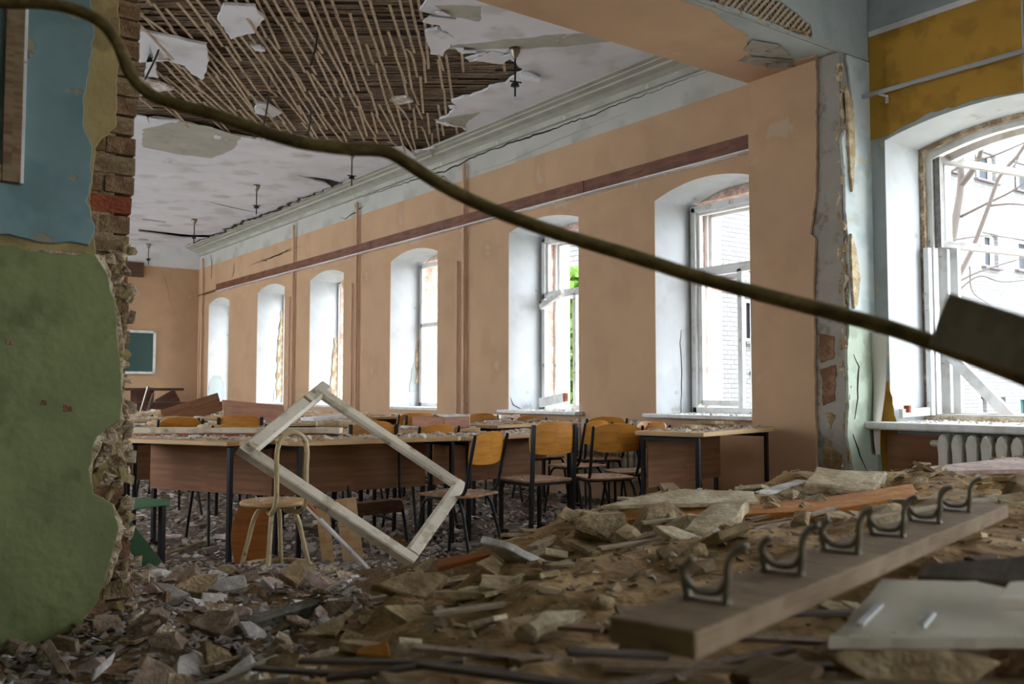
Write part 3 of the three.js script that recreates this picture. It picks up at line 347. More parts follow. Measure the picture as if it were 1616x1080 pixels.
// board rail along the wall above the windows, in lengths
{
  const rail = struct('trim_3', box(0.03, 0.03, 13.0, 5.985, 3.075, -11.3, 0), M.brown);
  const L = [2.1, 2.6, 1.9, 2.4, 2.2, 1.85]; let z = -4.75;
  for (const [i, l] of L.entries()) { const e = Math.max(z - l, -17.85); mesh('rail_board', box(0.026, 0.125, z - e - 0.006, 5.93 - (i % 2) * 0.003, 3.075 + (i % 3) * 0.002, (z + e) / 2, 0.003), M.pelmet, rail); mesh('rail_top', box(0.1, 0.012, z - e - 0.006, 5.95, 3.006, (z + e) / 2, 0.002), M.frameWhite, rail); z = e; }
  mesh('rail_pipe', rod([5.95, 3.04, -17.8], [5.95, 3.02, -19.0], 0.02), M.pelmet, rail);
}
// heating pipes on the wall
for (const [i, a] of [[0, 9.06], [1, 11.85], [2, 14.12], [3, 18.75]]) {
  const p = tag(mesh('heating_pipe', rod([5.95, 0.0, -a], [5.95, 3.75, -a], 0.022), M.pipe), ['peach painted heating pipe on the pier right of the fallen-in fourth window', 'peach painted heating pipe on the pier behind the tip of the leaning sash', 'thin peach heating pipe farther along, between two narrow windows', 'peach heating pipe in the far corner of the room'][i], 'pipe');
  mesh('thin_pipe', rod([5.96, 0.0, -a - 0.16], [5.96, 2.6, -a - 0.16], 0.014), M.pipe, p);
  for (const y of [0.9, 2.2]) mesh('pipe_clip', box(0.05, 0.02, 0.06, 5.962, y, -a, 0.004), M.pipe, p);
}

// partition left of the opening: masonry core, loose bricks at the broken end, layers of plaster
function edgeX(y) { const e = D.edge; for (let i = 1; i < e.length; i++) if (y >= e[i][1]) return lerp(e[i][0], e[i - 1][0], clamp((y - e[i][1]) / (e[i - 1][1] - e[i][1]), 0, 1)); return e[e.length - 1][0]; }
const partition = struct('wall_partition_left', box(3.96, 4.1, 0.74, -1.12, 2.05, -4.185, 0), M.mortar);
struct('wall_partition_far_face', box(3.6, 4.1, 0.03, -1.0, 2.05, -4.58, 0), M.peach, partition);
{
  const bricks = [0, 1, 2].map((s) => { const q = []; const rb = rng(90 + s); for (const x of [-1, 1]) for (const y of [-1, 1]) for (const z of [-1, 1]) { const c = [x * 0.5, y * 0.5, z * 0.5]; for (let k = 0; k < 3; k++) { const d = c.slice(); d[k] *= 0.94 - rb() * 0.06; for (let j = 0; j < 3; j++) if (j !== k) d[j] *= 0.995 - rb() * 0.05; q.push(new THREE.Vector3(...d)); } } const g = hull(q), uv = g.attributes.uv; for (let i = 0; i < uv.count; i++) uv.setXY(i, uv.getX(i) * 0.2, uv.getY(i) * 0.08); return g; });
  for (let k = 0; k < 51; k++) {
    const y = 0.04 + k * 0.079, xe = edgeX(y) - 0.005;
    let x = xe - rr(0, 0.012), f = k % 2, c = 0;
    while (x > 0.64) {
      const w = f ? 0.12 : 0.25; f = c === 0 ? 1 - f : f; c++;
      const m = mesh('brick', bricks[Math.floor(R() * 3)], pick([M.brick[0], M.brick[1], M.brick[1], M.brick[0], M.brick[3]]), partition);
      if (k === 22 && c === 1) m.material = M.brick[2];
      m.scale.set(w - 0.008, 0.07, 0.12); m.position.set(x - w / 2, y, -3.864 + rr(-0.006, 0.008)); m.rotation.set(rr(-0.02, 0.02), rr(-0.03, 0.03), rr(-0.015, 0.015));
      x -= w;
    }
    // the rest of the jamb's depth
    for (const z of [-4.02, -4.28, -4.46]) { const m = mesh('brick', bricks[k % 3], M.brick[(k + 1) % 2], partition); m.scale.set(0.2, 0.066, 0.24); m.position.set(edgeX(y) - 0.11 + rr(-0.012, 0.008), y, z); }
  }
  const sheet = (pts, t, z, mat, name, seed) => mesh(name, boxUV(extr(poly(pts), t - 0.008, 0.004).translate(0, 0, z - t + 0.004)), mat, partition);
  const rb = (l, s, a = 0.012) => ragged(l, a, 0.025, s, false);
  const low = (y, s, x1) => ragged([[x1, y], [-0.9, y], [-2.7, y]], 0.022, 0.03, s, false);
  sheet([[-2.7, 4.0], [0.74, 4.0], ...rb(D.blue.slice(0, -1), 3), ...low(1.6, 31, 0.76)], 0.02, -3.758, M.blue, 'blue_paint_layer');
  sheet([[-2.7, 4.0], [0.86, 4.0], ...rb(D.cream, 5), [-2.7, 1.5]], 0.03, -3.776, M.cream, 'old_plaster_layer');
  sheet([...low(1.57, 32, 0.78).reverse(), ...rb(D.green.slice(1), 9), [0.5, 0.0], [-2.7, 0.0]], 0.022, -3.756, M.green, 'green_paint_layer');
  const ge = D.green.map(([x, y]) => [x + 0.02 + 0.015 * Math.sin(y * 17), y]); sheet([[-2.7, 1.6], ...rb(ge, 12, 0.016), [0.5, 0], [-2.7, 0]], 0.034, -3.776, M.lime, 'lime_plaster_layer');
  for (const [x, y, r] of [[0.5, 1.22, 0.012], [0.62, 1.0, 0.012], [0.70, 0.98, 0.016], [0.47, 0.93, 0.014], [0.46, 0.17, 0.03]]) mesh('wall_pit', boxUV(extr(poly(ragged([[x - r, y - r * 0.7], [x + r, y - r * 0.8], [x + r * 0.9, y + r * 0.7], [x - r * 0.6, y + r]], r * 0.3, r * 0.6, 3)), 0.004, 0.001).translate(0, 0, -3.758)), M.brick[3], partition);
  // crumbling lumps of plaster along the broken edge
  for (let i = 0; i < 130; i++) {
    const y = i < 50 ? lerp(0.68, 0.93, R()) : rr(0.1, 1.62), x = i < 50 ? rr(0.81, 0.93) : edgeX(y) - rr(0.0, 0.1); const q = []; for (let j = 0; j < 16; j++) q.push(new THREE.Vector3(rr(-1, 1), rr(-1, 1), rr(-0.6, 0.6)).multiplyScalar(rr(0.014, 0.036)));
    const m = mesh('plaster_lump', hull(q), pick([M.lime, M.lime, M.mortar, M.cream]), partition); m.position.set(x, y, -3.805 + rr(0, 0.02));
  }
}
// wooden frame fixed high on the blue wall
{
  const f = tag(mesh('wooden_wall_frame', bar([0.487, 1.80, -3.74], [0.487, 4.0, -3.74], 0.062, 0.04, 0.004, [0, 0, 1]), M.oldWood), 'brown wooden frame with a white edge, high on the blue wall', 'frame');
  mesh('lower_rail', bar([-0.6, 1.83, -3.74], [0.455, 1.83, -3.74], 0.04, 0.06), M.oldWood, f);
  mesh('white_edge', bar([0.523, 1.8, -3.745], [0.523, 4.0, -3.745], 0.012, 0.03, 0.002, [0, 0, 1]), M.frameWhite, f);
  mesh('latch', [box(0.012, 0.035, 0.01, 0.537, 2.29, -3.742), box(0.02, 0.012, 0.008, 0.54, 2.30, -3.74)], M.metal, f);
}
// opening: pier at the window wall, beam above
const pier = struct('pillar_right', box(0.36, 3.46, 0.79, 5.835, 1.73, -4.175, 0), M.greyPlaster);
mesh('peach_paint_layer', onX(extr(poly([[4.57, 0], ...[...ragged(D.reveal.map(([a, b]) => [a, b]), 0.012, 0.03, 4, false)].reverse().filter(([, b]) => b < 3.45), [3.96, 3.44], [4.57, 3.44]]), 0.022), 5.63), M.peach, pier);
mesh('peach_far_face', box(0.35, 3.45, 0.012, 5.83, 1.73, -4.574, 0), M.peach, pier);
{
  const j = ragged(D.jamb.map(([a, b]) => [a + 0.02, Math.min(b, 3.44)]), 0.014, 0.025, 6, false), jt = j.filter(([, b]) => b >= 1.5), jb = j.filter(([, b]) => b <= 1.55);
  const sh = (pts, t, z, mat, name) => mesh(name, boxUV(extr(poly(pts), t - 0.006, 0.003).translate(0, 0, z - t + 0.003)), mat, pier);
  sh([...jt, [6.0, 1.5], [6.0, 3.44]], 0.022, -3.755, M.jambBlue, 'pale_blue_paint_layer');
  sh([...jb, [5.76, 0], [6.0, 0], [6.0, 1.52]], 0.022, -3.757, M.paleGreen, 'pale_green_paint_layer');
  for (let i = 0; i < 190; i++) { const y = Math.pow(R(), 0.8) * 3.35, q = []; for (let k = 0; k < 14; k++) q.push(new THREE.Vector3(rr(-0.6, 0.6), rr(-1.5, 1.5), rr(-0.6, 0.6)).multiplyScalar(rr(0.015, 0.04))); const m = mesh('plaster_lump', hull(q), pick([M.lime, M.tanPale, M.lime, M.mortar]), pier); m.position.set(5.672 + rr(-0.014, 0.026), y, -3.782 + rr(-0.03, 0.012)); }
  for (const [k, q] of [[[3.86, 1.44], [3.98, 1.46], [3.97, 1.25], [3.86, 1.28]], [[3.85, 1.22], [3.98, 1.2], [3.96, 0.95], [3.87, 0.98]], [[3.82, 0.6], [3.96, 0.7], [3.98, 0.3], [3.84, 0.2]], [[3.86, 0.88], [3.93, 0.9], [3.9, 0.78]]].entries()) mesh('bare_patch', onX(extr(poly(ragged(q, 0.02, 0.03, 140 + k)), 0.006), 5.649), k < 2 ? M.brick[3] : M.mortar, pier);
  for (const [k, q] of [[[5.7, 2.15], [5.76, 2.05], [5.8, 1.85], [5.76, 1.65], [5.72, 1.62], [5.69, 1.85]], [[5.68, 3.2], [5.76, 3.1], [5.77, 2.7], [5.73, 2.45], [5.7, 2.6]]].entries()) mesh('loose_plaster', boxUV(extr(poly(ragged(q, 0.008, 0.03, 70 + k)), 0.016, 0.004).translate(0, 0, -3.756)), M.tanPale, pier);
  crackStrip([[5.72, 1.3], [5.78, 1.22], [5.76, 1.0], [5.72, 0.85]], 0.006, (g) => onZ(g, -3.756), M.gap, pier, 12);
  crackStrip([[5.7, 0.75], [5.78, 0.6], [5.86, 0.48]], 0.006, (g) => onZ(g, -3.756), M.gap, pier, 13);
}
const beam = struct('beam', box(7.4, 0.72, 0.79, 2.3, 3.45 + 0.36, -4.175, 0), M.greyPlaster);
{
  const so = ragged(D.soffit, 0.02, 0.05, 8, false).map(([x, a]) => [x, clamp(a, 3.83, 4.5)]);
  mesh('peach_paint_layer', onY(extr(poly([[-1.3, 4.57], [-1.3, 3.84], [3.6, 3.84], ...so.filter(([x]) => x > 3.7), [5.66, 3.95], [5.66, 4.57]]), 0.012), 3.438), M.peach, beam);
  mesh('whitewash_strip', onY(extr(poly([[-1.3, 4.3], [-1.3, 3.79], [5.6, 3.79], [5.66, 4.4]]), 0.004), 3.446), M.paleBlue, beam);
  mesh('peach_far_face', box(7.3, 0.6, 0.012, 2.3, 3.75, -4.575, 0), M.peach, beam);
  // front face plaster with a torn patch that bares diamond laths
  const s = poly([[-1.3, 3.445], [5.98, 3.445], [5.98, 4.1], [-1.3, 4.1]]);
  const lp = ragged([[4.05, 3.47], [4.6, 3.465], [5.1, 3.46], [5.33, 3.462], [5.30, 3.56], [4.98, 3.64], [4.7, 3.72], [4.05, 3.75]], 0.014, 0.03, 15);
  s.holes.push(new THREE.Path(lp.map(([a, b]) => new THREE.Vector2(a, b))));
  mesh('face_plaster', boxUV(extr(s, 0.022).translate(0, 0, -3.778)), M.paleBlue, beam);
  for (let i = 0; i < 26; i++) for (const d of [1, -1]) { const x = 4.0 + i * 0.055, g = mesh('lath', box(0.34, 0.022, 0.008, 0, 0, 0, 0.002), d > 0 ? M.lath : M.lathDark, beam); g.position.set(x, 3.59, -3.776 + (d > 0 ? 0.008 : 0)); g.rotation.z = d * 0.8 + rr(-0.05, 0.05); }
  for (let i = 0; i < 40; i++) { const x = 4.05 + i * 0.033, q = []; for (let k = 0; k < 12; k++) q.push(new THREE.Vector3(rr(-1, 1), rr(-0.7, 0.7), rr(-0.6, 0.6)).multiplyScalar(rr(0.012, 0.032))); const m = mesh('plaster_lump', hull(q), pick([M.lime, M.tan]), beam); m.position.set(x, 3.462 + rr(-0.01, 0.015), -3.765); }
  for (const [k, q] of [[[4.95, 3.97], [5.2, 3.92], [5.4, 4.0], [5.3, 4.12], [5.05, 4.14]], [[5.15, 4.2], [5.5, 4.05], [5.62, 4.12], [5.5, 4.24], [5.2, 4.3]]].entries()) mesh('bare_patch', onY(extr(poly(ragged(q, 0.02, 0.04, 80 + k)), 0.004), 3.434), M.greyPlaster, beam);
}
// near room: yellow paper above the windows, hanging strip, curtain rail
{
  const y = ragged(D.yellow.slice(1, 8), 0.018, 0.04, 16, false);
  const near = struct('yellow_wallpaper', onX(extr(poly([[3.755, 3.62], [3.757, 2.86], ...y.slice(3), [1.7, 2.86], [1.0, 2.95], [0.4, 2.98], [-0.3, 2.86], [-3.0, 2.86], [-3.0, 3.62]]), 0.005), 5.987), M.yellow);
  near.name = 'trim_4'; near.userData.kind = 'structure';
  mesh('white_border', box(0.02, 0.04, 6.7, 5.984, 3.64, -0.4, 0.003), M.white, near);
  mesh('paper_seam', box(0.003, 0.7, 0.012, 5.985, 3.27, -2.68, 0), M.paleBlue, near);
  mesh('mustard_paper', onX(extr(poly(ragged([[3.74, 1.1], [3.72, 0.3], [3.62, 0.25], [3.6, 0.8], [3.66, 1.12]], 0.012, 0.04, 17)), 0.004), 5.988), M.yellow, near);
}
{
  const g = new THREE.PlaneGeometry(1, 1, 8, 20), p = g.attributes.position;
  for (let i = 0; i < p.count; i++) { const u = p.getX(i), v = p.getY(i) + 0.5, w = 0.15 * Math.pow(v, 0.75) + 0.004; p.setXYZ(i, 5.955 - 0.03 * Math.sin(v * 7) * (1 - v) - 0.05 * Math.cos(u * 3.1) * (1 - v * 0.6), 0.6 + v * 0.86, -3.715 - u * w - 0.0 * (1 - v)); }
  g.computeVertexNormals(); const m = mesh('wallpaper_strip', boxUV(g), new THREE.MeshStandardMaterial({ color: 0xddd8cc, roughness: 0.9, side: THREE.DoubleSide })); tag(m, 'torn pale wallpaper strip hanging beside the window with the radiator', 'wallpaper');
}
{
  const r = thing('curtain_rail', 'grey aluminium curtain rail on brackets across the yellow wall', 'curtain rail');
  mesh('rail', box(0.03, 0.028, 6.2, 5.9, 3.165, -0.66, 0.003), M.alu, r);
  for (const z of [-3.62, -2.3, -0.9, 0.6]) mesh('bracket', [box(0.1, 0.012, 0.02, 5.945, 3.15, z), box(0.008, 0.06, 0.025, 5.985, 3.13, z)], M.frameWhite, r);
}
// ---------- windows ----------
function stile(z, y0, y1, x, w = 0.05, t = 0.045) { return box(t, y1 - y0, w, x, (y0 + y1) / 2, z, 0.004); }
function railZ(z0, z1, y, x, w = 0.05, t = 0.045) { return box(t, w, Math.abs(z1 - z0), x, y, (z0 + z1) / 2, 0.004); }
function windowFrame(i, w, o) {
  const g = new THREE.Group(); g.name = `window_${i + 1}`; g.userData.kind = 'structure'; scene.add(g);
  const za = -(w[0] - 0.035), zb = -(w[1] + 0.035), top = w[2] - 0.02, mid = (za + zb) / 2;
  const P = (name, geo) => mesh(name, geo, M.frameWhite, g);
  for (const [x, inner] of [[6.46, true], [6.63, false]]) {
    if (inner ? o.inner : o.outer) {
      P('frame_stile', stile(za + 0.02, SILL, top, x, 0.06)); P('frame_stile', stile(zb - 0.02, SILL, top, x, 0.06));
      P('top_rail', railZ(za, zb, top - 0.02, x, 0.06)); P('bottom_rail', railZ(za, zb, SILL + 0.035, x, 0.07));
      if (o.transom) P('transom', railZ(za, zb, o.transom, x, 0.055));
      if (o.mullion) P('mullion', stile(mid, SILL + 0.06, o.transom ?? top, x, 0.05));
      if (o.sashes) for (const [a, b, c, d] of [[za + 0.06, zb - 0.06, (o.transom ?? top) + 0.04, top - 0.06]]) { P('sash_stile', stile(a, c, d, x + 0.03, 0.04)); P('sash_rail', railZ(a, b, d, x + 0.03, 0.04)); P('sash_rail', railZ(a, b, c, x + 0.03, 0.04)); }
    } else if (o.stubs) { P('frame_stile', stile(za + 0.02, SILL, top, x, 0.06)); }
  }
  P('lining', box(0.14, top - SILL, 0.02, 6.545, (top + SILL) / 2, za - 0.005, 0)); 
  return [g, P];
}
{
  const [g0, P0] = windowFrame(0, WIN[0], { inner: true, outer: true, transom: 2.14, mullion: true, sashes: true });
  P0('sash_stile', stile(-5.84, 0.93, 2.1, 6.49, 0.05)); P0('sash_rail', railZ(-5.84, -5.4, 0.94, 6.49, 0.05)); P0('sash_rail', railZ(-5.84, -5.4, 2.08, 6.49, 0.05));
  const [g1, P1] = windowFrame(1, WIN[1], { inner: true, outer: true, transom: 2.12, mullion: true, sashes: true });
  P1('hanging_bar', bar([6.40, 2.0, -8.15], [6.36, 2.13, -7.72], 0.05, 0.06)); P1('hanging_bar', bar([6.36, 0.92, -8.12], [6.3, 0.98, -7.62], 0.04, 0.1));
  mesh('broken_end', box(0.05, 0.09, 0.02, 6.3, 0.985, -7.6, 0.003), M.brick[2], g1);
  windowFrame(2, WIN[2], { inner: true, outer: false, transom: 1.95 });
  const [g3, P3] = windowFrame(3, WIN[3], { inner: false, outer: true, transom: 2.0 });
  windowFrame(4, WIN[4], { inner: false, outer: true, transom: 1.95 });
  windowFrame(5, WIN[5], { inner: false, outer: false, stubs: true });
  for (let i = 0; i < 6; i++) {
    const w = WIN[i]; const s = struct('sill', box(i < 2 ? 0.58 : 0.5, 0.035, w[0] - w[1] + (i < 2 ? 0.14 : 0), i < 2 ? 6.17 : 6.24, SILL - 0.002, -(w[0] + w[1]) / 2, 0.008), M.frameWhite); s.name = `trim_${7 + i}`; s.userData.kind = 'structure';
  }
  // broken plaster at the reveals' frame edge, and bare blue-grey patches
  const rev = (i, y0, y1, x0, mat, seed) => { const w = WIN[i]; const q = ragged([[x0, y0], [6.5, y0], [6.5, y1], [x0 + 0.06, y1], [x0 + 0.02, (y0 + y1) / 2]], 0.03, 0.05, seed); const m = struct('broken_plaster', boxUV(extr(poly(q), mat === M.lime ? 0.014 : 0.004, 0.002).translate(0, 0, -w[0] + 0.002)), mat); m.name = numbered('trim_reveal'); return m; };
  rev(2, 1.15, 1.95, 6.38, M.lime, 1); rev(2, 1.05, 1.45, 6.3, M.paleBlue, 2); rev(3, 0.95, 1.9, 6.36, M.lime, 3); rev(4, 0.9, 2.5, 6.36, M.lime, 4); rev(4, 0.84, 1.2, 6.3, M.paleBlue, 5); rev(5, 1.2, 2.6, 6.42, M.lime, 6);
  const bp = struct('trim_patch', boxUV(extr(poly(ragged([[6.02, 0.84], [6.03, 1.25], [6.12, 1.38], [6.25, 1.36], [6.33, 1.2], [6.34, 0.95], [6.3, 0.84]], 0.02, 0.05, 9)), 0.006).translate(0, 0, -18.45)), M.paleBlue);
  crackStrip([[6.32, 0.85], [6.33, 1.2], [6.31, 1.5], [6.33, 1.62], [6.4, 1.62]], 0.004, (g) => onZ(g, -5.949), M.gap, undefined, 50).name = 'trim_crack';
  crackStrip([[6.02, 0.98], [6.06, 0.9], [6.14, 0.86], [6.2, 0.84]], 0.006, (g) => onZ(g, -8.219), M.gap, undefined, 51).name = 'trim_crack_2';
}
{ // near window: arched outer frame, top sash swung outwards, dropped bar, sill
  const g = new THREE.Group(); g.name = 'window_7'; g.userData.kind = 'structure'; scene.add(g);
  const P = (name, geo, m = M.frameWhite) => mesh(name, geo, m, g), w = NWIN[0], za = -(w[0] - 0.03), zb = -(w[1] + 0.03);
  const ring = (inset, x, t, mat, name, s) => { const o = segArch(w, SILL, inset), q = segArch(w, SILL + (s ?? 0.06), inset + (s ?? 0.06)); const sh = poly(o); sh.holes.push(new THREE.Path(q.map(([a, b]) => new THREE.Vector2(a, b)))); return P(name, onX(extr(sh, t), x), mat); };
  ring(0.0, 6.44, 0.04, M.lime, 'foam_joint', 0.035); ring(0.03, 6.47, 0.06, M.frameWhite, 'outer_frame', 0.05); ring(0.04, 6.62, 0.06, M.frameWhite, 'outer_frame', 0.06);
  P('lining', box(0.14, 1.95, 0.02, 6.56, 1.8, za - 0.0, 0)); P('frame_stile', stile(za + 0.12, SILL + 0.05, 2.1, 6.64, 0.06));
  const hx = 6.52, hz = -3.545, hd = [Math.sin(THREE.MathUtils.degToRad(101)), -Math.cos(THREE.MathUtils.degToRad(101))], at = (s, y) => [hx + hd[0] * s, y, hz + hd[1] * s];
  const sw = mesh('swung_sash', bar(at(0, 2.1), at(0, 2.78), 0.045, 0.05, 0.003, [1, 0, 0]), M.backlitGreySash, g);
  for (const [p, q] of [[at(0, 2.76), at(1.3, 2.75)], [at(0, 2.13), at(1.3, 2.12)]]) mesh('sash_rail', bar(p, q, 0.04, 0.055), M.backlitGreySash, sw);
  mesh('sash_stile', bar(at(1.3, 2.1), at(1.3, 2.78), 0.045, 0.05, 0.003, [1, 0, 0]), M.backlitGreySash, sw);
  P('fallen_bar', bar([6.60, 1.36, -3.58], [6.64, 0.86, -3.13], 0.05, 0.075));
  P('sash_rail', bar([6.44, 0.90, -3.61], [6.04, 0.89, -3.60], 0.03, 0.06)); P('sash_stile', bar([6.44, 0.87, -3.6], [6.44, 2.1, -3.6], 0.04, 0.05, 0.003, [1, 0, 0]));
  P('hinge', box(0.03, 0.05, 0.04, 6.1, 0.92, -3.585, 0.003), M.brick[2]);
  const s = struct('trim_13', box(0.62, 0.055, 1.75, 6.15, 0.805, -2.92, 0.02), M.frameWhite);
  for (const [n, w8] of [[8, NWIN[1]], [9, NWIN[2]]]) {  // unseen windows, added farther along this wall for more daylight
  const g8 = new THREE.Group(); g8.name = 'window_' + n; g8.userData.kind = 'structure'; scene.add(g8); const m8 = -(w8[0] + w8[1]) / 2;
  for (const z of [-0.68, 0, 0.68].map((q) => q + m8)) mesh('frame_stile', stile(z, SILL, 2.86, 6.5, 0.06), M.frameWhite, g8); for (const y of [0.86, 2.1, 2.82]) mesh('frame_rail', railZ(m8 - 0.7, m8 + 0.7, y, 6.5, 0.06), M.frameWhite, g8);
  }
  struct('trim_14', box(0.62, 0.055, 1.6, 6.15, 0.805, -0.4, 0.02), M.frameWhite);
}
function radiator(name, z0, n, label, y0 = 0.22) {
  const t = thing(name, label, 'radiator', [5.9, y0, z0]);
  const prof = new THREE.Shape(); prof.moveTo(-0.032, 0); for (const [a, b] of [[0.032, 0], [0.038, 0.04], [0.03, 0.12], [0.03, 0.42], [0.037, 0.48], [0.02, 0.53], [0, 0.545], [-0.02, 0.53], [-0.037, 0.48], [-0.03, 0.42], [-0.03, 0.12], [-0.038, 0.04]]) prof.lineTo(a, b);
  const g = boxUV(extr(prof, 0.1, 0.012).rotateY(Math.PI / 2));
  for (let i = 0; i < n; i++) { const m = mesh('section', g, M.radiator, t); m.position.set(-0.07, 0, i * 0.094); }
  for (const y of [0.48, 0.06]) mesh('pipe_run', rod([0, y, -0.1], [0, y, n * 0.094], 0.022), M.radiator, t);
  return t;
}
radiator('radiator', -3.19, 9, 'white cast iron radiator under the sill of the arched window');
radiator('radiator', -6.86, 10, 'white radiator on the pier between the first two windows, only its top showing', 0.24);
tag(mesh('access_panel', box(0.03, 0.66, 0.42, 5.975, 0.42, -3.45, 0.004), M.panel), 'brown wooden panel below the sill beside the radiator', 'panel');

// far wall: board, small brown board, speaker table
{
  const b = thing('blackboard', 'small green chalkboard in a pale frame on the far wall', 'blackboard', [4.6, 1.83, BACK + 0.03]);
  mesh('writing_surface', box(1.0, 0.78, 0.012, 0, 0, 0, 0), M.board, b);
  for (const [x, y, w, h] of [[0, 0.41, 1.1, 0.05], [0, -0.41, 1.1, 0.05], [0.52, 0, 0.05, 0.86], [-0.52, 0, 0.05, 0.86]]) mesh('board_frame', box(w, h, 0.03, x, y, 0.008, 0.004), M.frameWhite, b);
  tag(mesh('wall_shelf', box(0.5, 0.29, 0.08, 4.62, 3.47, BACK + 0.06), M.brown), 'small brown box fixed high on the far wall under the ceiling', 'box');
  const t = thing('speaker_table', 'dark brown pedestal table standing high before the far wall', 'table', [4.3, 0.69, -17.8]);
  mesh('tabletop', box(1.9, 0.05, 0.6, 0, 0.40, 0), M.brown, t); mesh('pedestal', box(0.3, 0.38, 0.45, 0.28, 0.19, 0), M.brown, t); mesh('end_panel', box(0.05, 0.38, 0.5, -0.85, 0.19, 0), M.brown, t);
  const pod = tag(mesh('podium', box(3.6, 0.66, 1.6, 3.6, 0.33, -17.6, 0.01), M.brown), 'dark brown stage platform before the far wall', 'platform'); mesh('platform_top', box(3.7, 0.03, 1.7, 3.6, 0.675, -17.6, 0.005), M.brown, pod);
  tag(mesh('tipped_panel', bar([4.75, 0.72, -17.25], [5.1, 0.92, -17.3], 0.03, 0.4), M.brown), 'dark brown panel tipped against the pedestal table', 'panel');
}

// ---------- desks ----------
const CR = [];                      // spots that catch crumbs: [x, y, z, half width, half depth, turn, how many]
function makeDesk(dark) {
  const t = thing('school_desk', 'desk', 'desk');
  mesh('tabletop', (() => { const s = new THREE.Shape(), w = 0.6, d = 0.25, c = 0.05; s.moveTo(-w + c, -d); s.lineTo(w - c, -d); s.lineTo(w, -d + c); s.lineTo(w, d - c); s.lineTo(w - c, d); s.lineTo(-w + c, d); s.lineTo(-w, d - c); s.lineTo(-w, -d + c); s.closePath(); return onY(extr(s, 0.02, 0.003), 0.725); })(), M.top, t);
  mesh('modesty_panel', box(1.06, 0.31, 0.016, 0, 0.545, -0.17, 0.002), dark ? M.panel : M.panelPink, t);
  for (const x of [-0.53, 0.53]) {
    for (const z of [-0.2, 0.2]) mesh('leg', box(0.028, 0.69, 0.028, x, 0.37, z, 0.004), M.black, t);
    mesh('side_rail', box(0.026, 0.026, 0.42, x, 0.70, 0), M.black, t); mesh('foot_bar', box(0.026, 0.026, 0.5, x, 0.013, 0), M.black, t);
  }
  mesh('cross_rail', box(1.05, 0.026, 0.026, 0, 0.705, -0.2), M.black, t);
  return t;
}
const deskA = makeDesk(true), deskB = makeDesk(false); let usedA = false, usedB = false;
const DG = 'rows of brown school desks in the far room';
function desk(x, z, deg, h, label, dark = true) {
  const src = dark ? deskA : deskB, used = dark ? usedA : usedB; const turn = THREE.MathUtils.degToRad(deg), s = h / 0.75;
  const o = used ? copyOf(src, [x, 0, z], turn, label) : src; if (dark) usedA = true; else usedB = true;
  o.position.set(x, 0, z); o.rotation.y = turn; o.scale.set(1, s, 1); o.userData.label = label; o.userData.group = DG;
  CR.push([x, h + 0.003, z, 0.58, 0.23, turn, 260]); return o;
}
desk(1.83, -5.95, -63, 0.75, 'brown desk by the broken brick wall end with a long cream plank lying on it');
desk(2.79, -5.4, -2, 0.745, 'brown desk behind the leaning white sash, its wide front panel filling the sash');
desk(3.99, -5.55, 9.8, 0.735, 'desk behind the three yellow chairs, first to the right of the one behind the sash');
desk(4.89, -4.36, 15, 0.785, 'brown desk standing alone against the peach pier, with a torn plaster slab on top');
desk(2.25, -6.95, -4, 0.75, 'second-row desk behind the cream plank, with plaster lumps');
desk(3.72, -6.5, 3, 0.745, 'second-row desk with a white box end and heaped plaster');
desk(4.95, -6.6, 10, 0.765, 'desk with a pinkish panel behind the third yellow chair', false);
desk(5.35, -7.75, 14, 0.76, 'desk below the sill of the second window from the pier', false);
const rows = [[-8.4, 'third'], [-9.9, 'fourth'], [-11.5, 'fifth'], [-13.1, 'sixth']];
const cols = [['left', 2.55], ['middle', 3.85], ['window side', 5.2]];
for (const [z, rn] of rows) for (const [cn, x] of cols) { if (rn === 'third' && cn === 'window side') continue; desk(x + rr(-0.12, 0.12) + (z + 8.4) * -0.06 * (cn === 'left' ? 1 : 0.3), z + rr(-0.12, 0.12), rr(-7, 7), rr(0.74, 0.77), `desk strewn with debris in the ${rn} row from the opening, ${cn} column`, R() < 0.6); }

// ---------- chairs ----------
function plyBack(w, h, curve, top) {      // curved plywood rest with a domed top edge
  const g = new THREE.BoxGeometry(w, h, 0.011, 14, 6, 1), p = g.attributes.position;
  for (let i = 0; i < p.count; i++) { const u = p.getX(i) / (w / 2), v = p.getY(i) / h + 0.5; const edge = Math.pow(Math.abs(u), 3.2) * top; p.setXYZ(i, p.getX(i) * (1 - 0.06 * Math.pow(v - 0.5, 2) * 4), p.getY(i) - (v > 0.5 ? (v - 0.5) * 2 : -(0.5 - v) * 0.5) * edge, p.getZ(i) + curve * (1 - u * u)); }
  g.computeVertexNormals(); return boxUV(g);
}
function plySeat(w, d) { const s = new THREE.Shape(), a = w / 2, b = d / 2, c = 0.06; s.moveTo(-a + c, -b); s.lineTo(a - c, -b); s.quadraticCurveTo(a, -b, a, -b + c); s.lineTo(a * 0.94, b - c); s.quadraticCurveTo(a * 0.9, b, a * 0.94 - c, b); s.lineTo(-a * 0.94 + c, b); s.quadraticCurveTo(-a * 0.9, b, -a * 0.94, b - c); s.lineTo(-a, -b + c); s.quadraticCurveTo(-a, -b, -a + c, -b); return onY(extr(s, 0.009, 0.002), 0); }
